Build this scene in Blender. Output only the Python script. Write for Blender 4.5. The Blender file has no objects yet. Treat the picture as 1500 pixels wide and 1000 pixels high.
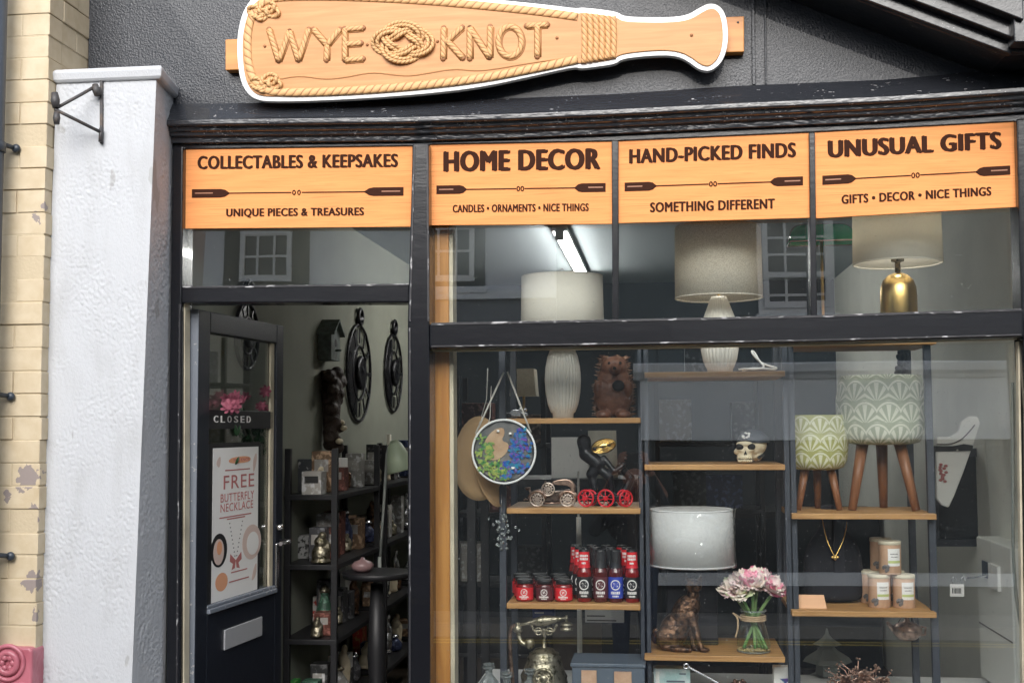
import bpy, bmesh, math, random
from mathutils import Vector as V, Matrix, noise
random.seed(7)
PI = math.pi
S = bpy.context.scene
COL = S.collection
# ------------------------------------------------------------------ camera
FPX, W_, H_ = 1771.0, 1500.0, 1000.0
YAW, PITCH, ROLL = 0.1210, 0.0702, -0.00548
CAM = V((0, -4.4, 1.6))
cy_, sy_, cp_, sp_ = math.cos(YAW), math.sin(YAW), math.cos(PITCH), math.sin(PITCH)
FW = V((-sy_*cp_, cy_*cp_, sp_)); R0 = V((cy_, sy_, 0)); U0 = R0.cross(FW)
RT = R0*math.cos(ROLL) + U0*math.sin(ROLL); UP = U0*math.cos(ROLL) - R0*math.sin(ROLL)
cd = bpy.data.cameras.new('camera'); cam = bpy.data.objects.new('camera', cd); COL.objects.link(cam)
M = Matrix((RT, UP, -FW)).transposed().to_4x4(); M.translation = CAM; cam.matrix_world = M
cd.sensor_width = 36; cd.lens = FPX/W_*36; cd.clip_start = .01; cd.clip_end = 500
S.camera = cam
# ------------------------------------------------------------------ light
SUN_EL, SUN_AZ = 31, 180          # azimuth measured from +y clockwise (towards +x)
wd = bpy.data.worlds.new('World'); S.world = wd; wd.use_nodes = True
nt = wd.node_tree; bg = nt.nodes['Background']
sk = nt.nodes.new('ShaderNodeTexSky'); sk.sky_type = 'NISHITA'; sk.sun_disc = False
sk.sun_elevation = math.radians(SUN_EL); sk.sun_rotation = math.radians(SUN_AZ)
sk.air_density = 1.0; sk.dust_density = 2.2; sk.ozone_density = 1.0
hs = nt.nodes.new('ShaderNodeHueSaturation'); hs.inputs['Saturation'].default_value = .5
nt.links.new(sk.outputs[0], hs.inputs['Color']); nt.links.new(hs.outputs[0], bg.inputs[0])
bg.inputs[1].default_value = .115
sl = bpy.data.lights.new('sun', 'SUN'); sl.energy = 1.7; sl.angle = math.radians(48); sl.color = (1, .985, .965)
so = bpy.data.objects.new('sun', sl); COL.objects.link(so)
a_, e_ = math.radians(SUN_AZ), math.radians(SUN_EL)
sd = V((math.sin(a_)*math.cos(e_), math.cos(a_)*math.cos(e_), math.sin(e_)))
so.rotation_euler = sd.to_track_quat('Z', 'Y').to_euler(); so.location = sd*30
S.view_settings.view_transform = 'Standard'; S.view_settings.look = 'None'
S.view_settings.exposure = 1.25; S.view_settings.gamma = 1
S.cycles.max_bounces = 10; S.cycles.transparent_max_bounces = 24; S.cycles.sample_clamp_indirect = 4
S.cycles.caustics_reflective = False; S.cycles.caustics_refractive = False
# ------------------------------------------------------------------ pixel -> place
def ray(px, py): return FW + RT*((px-750)/FPX) - UP*((py-500)/FPX)
def P(px, py, Y=0.0):
    d = ray(px, py); return CAM + d*((Y-CAM.y)/d.y)
def PX(px, py, x):
    d = ray(px, py); return CAM + d*((x-CAM.x)/d.x)
def K(Y): return (Y+4.4)/FPX
PANE_N = -ray(925, 668).normalized()
# ------------------------------------------------------------------ materials
def NM(name):
    m = bpy.data.materials.new(name); m.use_nodes = True
    n = m.node_tree.nodes; return m, n, m.node_tree.links, n['Principled BSDF']
def c4(c): return (c[0], c[1], c[2], 1)
def pm(name, col, rough=.5, metal=0, bump=None, var=None, spec=.5, coat=0, speck=None, stretch=(1, 1, 1), trans=0, sub=0):
    m, n, l, b = NM(name)
    b.inputs['Base Color'].default_value = c4(col); b.inputs['Roughness'].default_value = rough
    b.inputs['Metallic'].default_value = metal; b.inputs['Specular IOR Level'].default_value = spec
    b.inputs['Coat Weight'].default_value = coat; b.inputs['Transmission Weight'].default_value = trans
    if bump or var or speck:
        tc = n.new('ShaderNodeTexCoord'); mp = n.new('ShaderNodeMapping'); mp.inputs['Scale'].default_value = stretch
        l.new(tc.outputs['Object'], mp.inputs[0])
    out = None
    if var:
        sc, c2, lo, hi = var
        nz = n.new('ShaderNodeTexNoise'); nz.inputs['Scale'].default_value = sc; nz.inputs['Detail'].default_value = 6
        l.new(mp.outputs[0], nz.inputs['Vector'])
        cr = n.new('ShaderNodeValToRGB'); cr.color_ramp.elements[0].position = lo; cr.color_ramp.elements[1].position = hi
        cr.color_ramp.elements[0].color = c4(col); cr.color_ramp.elements[1].color = c4(c2)
        l.new(nz.outputs[0], cr.inputs[0]); out = cr.outputs[0]
        mr = n.new('ShaderNodeMapRange'); mr.inputs[3].default_value = max(.02, rough-.1); mr.inputs[4].default_value = min(1, rough+.12)
        l.new(nz.outputs[0], mr.inputs[0]); l.new(mr.outputs[0], b.inputs['Roughness'])
    if speck:
        sc, c2, th = speck
        nz = n.new('ShaderNodeTexNoise'); nz.inputs['Scale'].default_value = sc; nz.inputs['Detail'].default_value = 3
        n2 = n.new('ShaderNodeTexNoise'); n2.inputs['Scale'].default_value = sc*.12; n2.inputs['Detail'].default_value = 2
        l.new(mp.outputs[0], nz.inputs['Vector']); l.new(mp.outputs[0], n2.inputs['Vector'])
        ad = n.new('ShaderNodeMath'); ad.operation = 'MULTIPLY_ADD'; ad.inputs[1].default_value = .5
        l.new(n2.outputs[0], ad.inputs[0]); l.new(nz.outputs[0], ad.inputs[2])
        cr = n.new('ShaderNodeValToRGB'); cr.color_ramp.elements[0].position = th; cr.color_ramp.elements[1].position = th+.03
        cr.color_ramp.elements[0].color = (0, 0, 0, 1); cr.color_ramp.elements[1].color = (1, 1, 1, 1)
        l.new(ad.outputs[0], cr.inputs[0])
        mx = n.new('ShaderNodeMix'); mx.data_type = 'RGBA'; l.new(cr.outputs[0], mx.inputs[0])
        mx.inputs[6].default_value = c4(col); mx.inputs[7].default_value = c4(c2)
        if out: l.new(out, mx.inputs[6])
        out = mx.outputs[2]
    if out: l.new(out, b.inputs['Base Color'])
    if bump:
        prev = None
        for sc, st, dist in (bump if isinstance(bump[0], tuple) else (bump,)):
            nz = n.new('ShaderNodeTexNoise'); nz.inputs['Scale'].default_value = sc; nz.inputs['Detail'].default_value = 4
            l.new(mp.outputs[0], nz.inputs['Vector'])
            bp = n.new('ShaderNodeBump'); bp.inputs['Strength'].default_value = st; bp.inputs['Distance'].default_value = dist
            l.new(nz.outputs[0], bp.inputs['Height'])
            if prev: l.new(prev.outputs[0], bp.inputs['Normal'])
            prev = bp
        l.new(prev.outputs[0], b.inputs['Normal'])
    return m
def wood(name, c1, c2, axis=0, sc=6, rough=.45, fine=1.0, dash=None):
    m, n, l, b = NM(name)
    tc = n.new('ShaderNodeTexCoord'); mp = n.new('ShaderNodeMapping')
    s = [sc*5]*3; s[axis] = sc*.35; mp.inputs['Scale'].default_value = s
    l.new(tc.outputs['Object'], mp.inputs[0])
    nz = n.new('ShaderNodeTexNoise'); nz.inputs['Scale'].default_value = 1.2*fine; nz.inputs['Detail'].default_value = 8; nz.inputs['Distortion'].default_value = .6
    l.new(mp.outputs[0], nz.inputs['Vector'])
    cr = n.new('ShaderNodeValToRGB'); e = cr.color_ramp.elements
    e[0].position = .32; e[1].position = .68; e[0].color = c4(c2); e[1].color = c4(c1)
    l.new(nz.outputs[0], cr.inputs[0]); out = cr.outputs[0]
    if dash:
        m2 = n.new('ShaderNodeMapping'); s2 = [sc*26]*3; s2[axis] = sc*.6; m2.inputs['Scale'].default_value = s2; l.new(tc.outputs['Object'], m2.inputs[0])
        n2 = n.new('ShaderNodeTexNoise'); n2.inputs['Scale'].default_value = 1; n2.inputs['Detail'].default_value = 3; l.new(m2.outputs[0], n2.inputs['Vector'])
        mr = n.new('ShaderNodeMapRange'); mr.inputs[1].default_value = .56; mr.inputs[2].default_value = .70; mr.inputs[4].default_value = .8; l.new(n2.outputs[0], mr.inputs[0])
        mx = n.new('ShaderNodeMix'); mx.data_type = 'RGBA'; l.new(mr.outputs[0], mx.inputs[0]); l.new(out, mx.inputs[6]); mx.inputs[7].default_value = c4(dash); out = mx.outputs[2]
    l.new(out, b.inputs['Base Color'])
    b.inputs['Roughness'].default_value = rough
    bp = n.new('ShaderNodeBump'); bp.inputs['Strength'].default_value = .12; bp.inputs['Distance'].default_value = .002
    l.new(nz.outputs[0], bp.inputs['Height']); l.new(bp.outputs[0], b.inputs['Normal'])
    return m
def rope_mat(name, c1, c2, ku=1.0, nv=3, strength=.9, dist=.004):
    m, n, l, b = NM(name)
    uv = n.new('ShaderNodeUVMap'); sp = n.new('ShaderNodeSeparateXYZ'); l.new(uv.outputs[0], sp.inputs[0])
    a = n.new('ShaderNodeMath'); a.operation = 'MULTIPLY'; a.inputs[1].default_value = ku; l.new(sp.outputs[0], a.inputs[0])
    c = n.new('ShaderNodeMath'); c.operation = 'MULTIPLY_ADD'; c.inputs[1].default_value = nv
    l.new(sp.outputs[1], c.inputs[0]); l.new(a.outputs[0], c.inputs[2])
    f = n.new('ShaderNodeMath'); f.operation = 'FRACT'; l.new(c.outputs[0], f.inputs[0])
    s1 = n.new('ShaderNodeMath'); s1.operation = 'MULTIPLY'; s1.inputs[1].default_value = PI; l.new(f.outputs[0], s1.inputs[0])
    s2 = n.new('ShaderNodeMath'); s2.operation = 'SINE'; l.new(s1.outputs[0], s2.inputs[0])
    cr = n.new('ShaderNodeValToRGB'); e = cr.color_ramp.elements
    e[0].position = .05; e[1].position = .5; e[0].color = c4(c2); e[1].color = c4(c1)
    l.new(s2.outputs[0], cr.inputs[0]); l.new(cr.outputs[0], b.inputs['Base Color'])
    bp = n.new('ShaderNodeBump'); bp.inputs['Strength'].default_value = strength; bp.inputs['Distance'].default_value = dist
    l.new(s2.outputs[0], bp.inputs['Height']); l.new(bp.outputs[0], b.inputs['Normal'])
    b.inputs['Roughness'].default_value = .6
    return m
def glass_mat(name, refl, tint, rough=0.0, wave=0.0, dust=0, wsc=2.2):
    m, n, l, b = NM(name); n.remove(b)
    tr = n.new('ShaderNodeBsdfTransparent'); tr.inputs[0].default_value = c4(tint)
    gl = n.new('ShaderNodeBsdfGlossy'); gl.inputs['Roughness'].default_value = rough; gl.inputs['Color'].default_value = (1, 1, 1, 1)
    lw = n.new('ShaderNodeLayerWeight'); lw.inputs['Blend'].default_value = .5
    pw = n.new('ShaderNodeMath'); pw.operation = 'POWER'; pw.inputs[1].default_value = 4; l.new(lw.outputs['Facing'], pw.inputs[0])
    ma = n.new('ShaderNodeMath'); ma.operation = 'MULTIPLY_ADD'; ma.inputs[1].default_value = .9; ma.inputs[2].default_value = refl; ma.use_clamp = True
    l.new(pw.outputs[0], ma.inputs[0])
    mx = n.new('ShaderNodeMixShader'); l.new(ma.outputs[0], mx.inputs[0]); l.new(tr.outputs[0], mx.inputs[1]); l.new(gl.outputs[0], mx.inputs[2])
    if wave:
        tc = n.new('ShaderNodeTexCoord'); nz = n.new('ShaderNodeTexNoise'); nz.inputs['Scale'].default_value = wsc; nz.inputs['Detail'].default_value = 1; nz.inputs['Distortion'].default_value = 1.5 if wsc > 5 else 0
        l.new(tc.outputs['Object'], nz.inputs['Vector'])
        bp = n.new('ShaderNodeBump'); bp.inputs['Strength'].default_value = wave; bp.inputs['Distance'].default_value = .01
        l.new(nz.outputs[0], bp.inputs['Height']); l.new(bp.outputs[0], gl.inputs['Normal'])
    if dust:
        df = n.new('ShaderNodeBsdfDiffuse'); df.inputs[0].default_value = (.8, .82, .84, 1); tc = n.new('ShaderNodeTexCoord')
        nz = n.new('ShaderNodeTexNoise'); nz.inputs['Scale'].default_value = 3; nz.inputs['Detail'].default_value = 8; l.new(tc.outputs['Object'], nz.inputs['Vector'])
        nf = n.new('ShaderNodeTexNoise'); nf.inputs['Scale'].default_value = 190; nf.inputs['Detail'].default_value = 1; l.new(tc.outputs['Object'], nf.inputs['Vector'])
        sp = n.new('ShaderNodeMapRange'); sp.inputs[1].default_value = .74; sp.inputs[2].default_value = .80; sp.inputs[3].default_value = 0; sp.inputs[4].default_value = .35; l.new(nf.outputs[0], sp.inputs[0])
        md = n.new('ShaderNodeMath'); md.operation = 'MULTIPLY_ADD'; md.inputs[1].default_value = dust*2; md.use_clamp = True; l.new(nz.outputs[0], md.inputs[0]); l.new(sp.outputs[0], md.inputs[2])
        m2 = n.new('ShaderNodeMixShader'); l.new(md.outputs[0], m2.inputs[0]); l.new(mx.outputs[0], m2.inputs[1]); l.new(df.outputs[0], m2.inputs[2]); mx = m2
    l.new(mx.outputs[0], n['Material Output'].inputs[0])
    return m
def shade_mat(name, col, c2):
    m = pm(name, col, .9, 0, (420, .35, .002), (250, c2, .4, .65)); n, l = m.node_tree.nodes, m.node_tree.links; b = n['Principled BSDF']
    tr = n.new('ShaderNodeBsdfTranslucent'); l.new(b.inputs['Base Color'].links[0].from_socket, tr.inputs[0])
    mx = n.new('ShaderNodeMixShader'); mx.inputs[0].default_value = .35; l.new(b.outputs[0], mx.inputs[1]); l.new(tr.outputs[0], mx.inputs[2]); l.new(mx.outputs[0], n['Material Output'].inputs[0])
    return m
def emis(name, col, st):
    m, n, l, b = NM(name); b.inputs['Base Color'].default_value = c4(col)
    b.inputs['Emission Color'].default_value = c4(col); b.inputs['Emission Strength'].default_value = st
    return m
BLK = (.011, .012, .016)
MT = dict(
 black=pm('black_gloss_paint', (.010, .011, .014), .28, 0, ((34, .35, .004), (160, .25, .002)), None, .5, .25, (150, (.16, .16, .17), .985)),
 blackrail=pm('weathered_black_paint', (.006, .0065, .009), .24, 0, ((14, .2, .004), (110, .16, .002)), None, .5, .25, (150, (.22, .22, .22), 1.0), (.3, 1, 1)),
 fascia=pm('black_roughcast_paint', (.028, .031, .038), .27, 0, ((20, .25, .006), (130, .8, .005)), None, .38, .12),
 cornice=pm('black_cornice_paint', (.022, .024, .029), .22, 0, ((20, .35, .006), (110, .5, .005)), None, .6, .5, (150, (.34, .33, .33), .97), (.4, 1, 1)),
 door=pm('navy_door_paint', (.010, .013, .021), .38, 0, ((30, .2, .003), (160, .15, .002)), None, .5, .1, (60, (.2, .2, .22), 1.0)),
 doorside=pm('grey_door_edge', (.17, .19, .225), .5, 0, (60, .2, .002), None, .5, 0, (60, (.4, .4, .4), .93)),
 cream=pm('cream_paint', (.62, .56, .42), .55, 0, (50, .2, .002), (8, (.4, .35, .26), .4, .75)),
 white=pm('white_paint', (.80, .80, .79), .5, 0, (40, .12, .002)),
 whitesign=pm('white_sign_edge', (.86, .86, .86), .4),
 pier=pm('white_roughcast', (.49, .505, .53), .8, 0, ((330, .6, .003),), (9, (.43, .44, .455), .50, .74), .3, 0, (14, (.38, .385, .39), .93), (1, 1, .35)),
 worn=pm('worn_paint_edge', (.02, .02, .024), .5, 0, (90, .5, .003), (70, (.42, .42, .43), .56, .66), .5, 0, None, (.3, 1, 1)),
 wornv=pm('worn_paint_arris', (.02, .02, .024), .5, 0, (90, .5, .003), (70, (.42, .42, .43), .60, .68), .5, 0, None, (1, 1, .3)),
 mortar=pm('painted_mortar', (.50, .415, .285), .8, 0, (80, .5, .004)),
 pipe=pm('dark_pipe_paint', (.03, .04, .055), .4),
 iron=pm('weathered_iron', (.06, .058, .06), .55, .3, (60, .4, .003), (40, (.12, .09, .07), .5, .7)),
 pink=pm('pink_gloss_paint', (.46, .15, .19), .3, 0, ((14, .4, .01), (60, .3, .004)), (9, (.34, .09, .12), .45, .7)),
 batten=wood('orange_batten', (.60, .27, .07), (.48, .19, .045), 0, 7),
 board=wood('orange_board_print', (.80, .32, .105), (.70, .26, .08), 0, 9, .8, 1, (.50, .19, .06)),
 brown=pm('brown_lettering', (.040, .015, .009), .8, 0, None, None, .1),
 brownline=pm('pale_engraved_line', (.30, .13, .07), .5),
 paddle=wood('honey_paddle_wood', (.56, .275, .10), (.47, .205, .065), 0, 10, .5, 1, (.48, .22, .08)),
 rope=rope_mat('pale_rope', (.62, .37, .165), (.30, .13, .05), 3.2, 2, .7, .0025),
 ropel=rope_mat('plaited_rope', (.60, .34, .145), (.30, .13, .05), 3.0, 3, .7, .002),
 groove=pm('brown_groove', (.34, .15, .045), .6),
 post=wood('orange_pine', (.62, .29, .075), (.46, .185, .04), 2, 7, .42),
 oak=wood('oak_shelf', (.54, .30, .115), (.35, .175, .058), 0, 9, .5),
 char=pm('charcoal_metal', (.040, .046, .060), .5, 0, (60, .1, .001)),
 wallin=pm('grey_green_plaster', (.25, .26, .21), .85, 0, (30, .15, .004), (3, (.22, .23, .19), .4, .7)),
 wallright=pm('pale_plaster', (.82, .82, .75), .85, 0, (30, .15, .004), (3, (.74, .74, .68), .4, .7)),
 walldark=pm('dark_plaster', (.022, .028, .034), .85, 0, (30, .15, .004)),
 floorin=wood('dark_floorboards', (.06, .045, .033), (.035, .026, .018), 1, 4),
 ceil=pm('ceiling_paint', (.34, .38, .40), .9),
 shade=shade_mat('cream_linen', (.90, .86, .77), (.82, .78, .68)),
 shadeb=shade_mat('oatmeal_linen', (.88, .83, .72), (.64, .58, .48)),
 ceramic=pm('white_ceramic', (.80, .76, .68), .25, 0, None, None, .5, .3),
 brass=pm('brushed_brass', (.70, .47, .17), .30, 1, (60, .1, .001), None, .5, 0, None, (1, 1, .1)),
 gold=pm('polished_brass', (.78, .53, .18), .22, 1, (60, .3, .002)),
 oldbrass=pm('antique_brass', (.40, .36, .27), .42, 1, ((90, .8, .004),), (60, (.10, .09, .05), .5, .65)),
 silver=pm('silver_metal', (.70, .70, .72), .25, 1),
 dullsilver=pm('dull_aluminium', (.46, .47, .49), .5, .35),
 greeng=pm('green_lamp_glass', (.03, .46, .22), .15, 0, None, None, .6, .5),
 copper=pm('aged_copper', (.46, .32, .25), .36, 1, ((80, .3, .002),), (50, (.18, .11, .085), .45, .65)),
 carbody=pm('dark_copper_body', (.20, .145, .12), .34, 1, ((80, .3, .002),), (50, (.10, .07, .06), .45, .65)),
 rim=pm('pale_copper_rim', (.78, .66, .58), .3, .8),
 bronze=pm('bronze_resin', (.15, .080, .046), .36, .75, ((70, .9, .008),), (55, (.035, .02, .015), .46, .6)),
 hog=pm('brown_resin_fur', (.19, .085, .052), .42, 0, ((75, .7, .006),), (45, (.12, .05, .03), .45, .65)),
 quill=pm('pale_brown_quills', (.40, .24, .16), .5, 0, None, (60, (.16, .07, .045), .4, .6)),
 blackmetal=pm('black_cast_metal', (.014, .014, .017), .35, .4, ((60, .6, .006),)),
 blacksatin=pm('black_satin', (.012, .012, .014), .5),
 velvet=pm('black_velvet', (.012, .012, .017), .95, 0, (300, .3, .001)),
 red=pm('red_enamel', (.62, .015, .03), .35),
 tan=pm('tan_felt', (.43, .27, .135), .9, 0, (200, .4, .002), (12, (.36, .22, .11), .4, .7)),
 straw=pm('tan_straw', (.47, .31, .16), .85, 0, (240, .6, .003)),
 tanband=pm('brown_hat_band', (.16, .08, .04), .8),
 cord=rope_mat('white_cord', (.74, .70, .64), (.5, .46, .42), .5, 2, .5, .001),
 cable=pm('white_cable', (.78, .77, .74), .4),
 artglass=pm('smoky_art_glass', (.11, .12, .13), .2, 0, (30, .2, .002), (9, (.20, .19, .18), .4, .6)),
 moon=pm('tan_moon_enamel', (.42, .27, .16), .35, 0, (40, .3, .002), (20, (.52, .38, .25), .4, .7)),
 leafy=pm('lime_enamel', (.36, .42, .10), .35, 0, (80, .5, .003), (70, (.05, .22, .07), .4, .6)),
 blue=pm('blue_enamel', (.02, .08, .40), .3, 0, (80, .4, .002), (60, (.02, .24, .32), .4, .65)),
 violet=pm('violet_enamel', (.17, .06, .34), .35, 0, (80, .4, .002), (60, (.04, .20, .35), .4, .6)),
 bone=pm('bone_resin', (.70, .61, .44), .5, 0, ((40, .35, .004),), (26, (.42, .31, .18), .52, .75)),
 dark=pm('near_black', (.008, .008, .009), .7),
 tooth=pm('tooth_resin', (.72, .64, .46), .45),
 navycap=pm('slate_cap', (.045, .052, .065), .6),
 legwood=wood('walnut_leg', (.30, .13, .06), (.19, .075, .032), 2, 10),
 saucered=pm('red_sauce', (.20, .008, .008), .12, 0, None, None, .5, .4),
 saucedark=pm('dark_sauce', (.085, .012, .012), .12, 0, None, None, .5, .4),
 labred=pm('red_label', (.68, .02, .03), .45), labblack=pm('black_label', (.015, .015, .017), .45),
 labmaroon=pm('maroon_label', (.10, .022, .03), .45), labblue=pm('blue_label', (.03, .06, .42), .45),
 ink=pm('white_print', (.80, .78, .76), .5), inkd=pm('grey_print', (.16, .15, .15), .6),
 kraft=pm('kraft_paper', (.56, .36, .24), .75, 0, (120, .15, .001), (40, (.50, .31, .20), .4, .6)),
 lid=pm('cream_lid', (.66, .60, .46), .4), lablime=pm('lime_stripe', (.50, .56, .22), .5),
 card=pm('apricot_card', (.74, .42, .24), .7), paper=pm('white_paper', (.82, .81, .78), .7),
 stem=pm('green_stem', (.12, .26, .08), .5, 0, None, (20, (.24, .36, .14), .4, .6)),
 leaf=pm('dark_leaf', (.02, .07, .025), .45),
 petpale=pm('blush_petal', (.80, .55, .58), .6, 0, None, (30, (.85, .74, .68), .4, .6)),
 petcream=pm('cream_petal', (.84, .76, .64), .6, 0, None, (30, (.80, .60, .58), .45, .65)),
 petpink=pm('pink_petal', (.78, .22, .34), .6, 0, None, (30, (.84, .50, .55), .45, .65)),
 reflpink=pm('dusky_pink_reflection', (.30, .08, .12), .7, 0, None, (30, (.20, .05, .08), .4, .6)),  # dimmed pink for the flowers that imitate a reflection
 mauve=pm('mauve_glaze', (.24, .15, .15), .4),
 petgreen=pm('pale_green_petal', (.56, .64, .36), .6, 0, None, (30, (.78, .74, .56), .45, .65)),
 twine=rope_mat('jute_twine', (.45, .32, .19), (.25, .16, .09), .8, 2, .6, .001),
 pebble=pm('tan_pebbles', (.45, .32, .16), .6),
 slate=pm('slate_grey_paint', (.10, .125, .16), .5),
 teal=pm('pale_teal_card', (.40, .58, .58), .5, 0, None, (14, (.66, .74, .74), .42, .6)),
 bluecloth=pm('blue_white_cloth', (.70, .74, .80), .9, 0, (40, .4, .004), (22, (.25, .38, .70), .52, .62)),
 bluebox=pm('navy_box', (.03, .05, .20), .5),
 greyst=pm('grey_stone', (.26, .28, .26), .8, 0, (60, .4, .004)),
 tangle=pm('copper_wire', (.28, .17, .13), .4, 1),
 greenshade=pm('sage_enamel', (.42, .50, .36), .4),
 verdigris=pm('verdigris_wood', (.16, .20, .18), .7, 0, (50, .4, .004), (24, (.10, .12, .11), .4, .6)),
 carved=pm('dark_carved_wood', (.05, .032, .024), .6, 0, ((60, .8, .01),)),
 plasticwrap=glass_mat('clear_plastic_wrap', .14, (.985, .985, .985), .07, 1.0, 0, 13),
 cabinet=pm('grey_white_cabinet', (.80, .80, .75), .5, 0, (20, .05, .001)),
 frost=pm('cut_crystal', (.62, .68, .68), .08, 0, ((50, .8, .006),), None, .8, .3, None, (1, 1, 1), .75),
 glassw=glass_mat('window_glass', .108, (.97, .985, .98), 0, .03, .0015),
 glassd=glass_mat('door_glass', .09, (.92, .94, .93), 0, .02),
 glassv=glass_mat('vase_glass', .07, (.90, .96, .92), .02),
 asphalt=pm('asphalt', (.03, .031, .033), .9, 0, (160, .6, .006), (3, (.04, .04, .042), .4, .6)),
 paving=pm('paving', (.30, .29, .27), .85, 0, (60, .4, .004), (2, (.22, .215, .20), .4, .6)),
 kerb=pm('kerb_stone', (.34, .33, .31), .8, 0, (80, .4, .004)),
 yellow=pm('yellow_road_paint', (.62, .46, .10), .7, 0, None, (40, (.45, .36, .12), .5, .7)),
 render=pm('pale_render', (.80, .82, .85), .9, 0, (40, .3, .004), (1.2, (.66, .68, .71), .4, .65)),
 oppgrey=pm('grey_shopfront_paint', (.88, .91, .92), .5, 0, (30, .1, .002)),
 oppdark=pm('dark_surround', (.045, .055, .06), .6),
 oppglass=pm('dark_window', (.02, .024, .026), .1, 0, None, None, .5),
 skin=pm('skin', (.36, .17, .115), .55, 0, (120, .15, .001)), hair=pm('dark_hair', (.016, .011, .009), .6, 0, (90, .6, .006), None, .5, 0, None, (1, 1, .2)),
 jacket=pm('dark_jacket', (.03, .032, .04), .8, 0, (200, .3, .002)), jeans=pm('blue_jeans', (.05, .07, .12), .85, 0, (260, .3, .001)),
 rubber=pm('dark_shoe', (.02, .02, .02), .6), eyew=pm('eye_white', (.7, .68, .64), .3), lips=pm('lips', (.3, .09, .075), .5),
 tube=emis('lit_tube', (1, .98, .94), 24),
)
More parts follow.
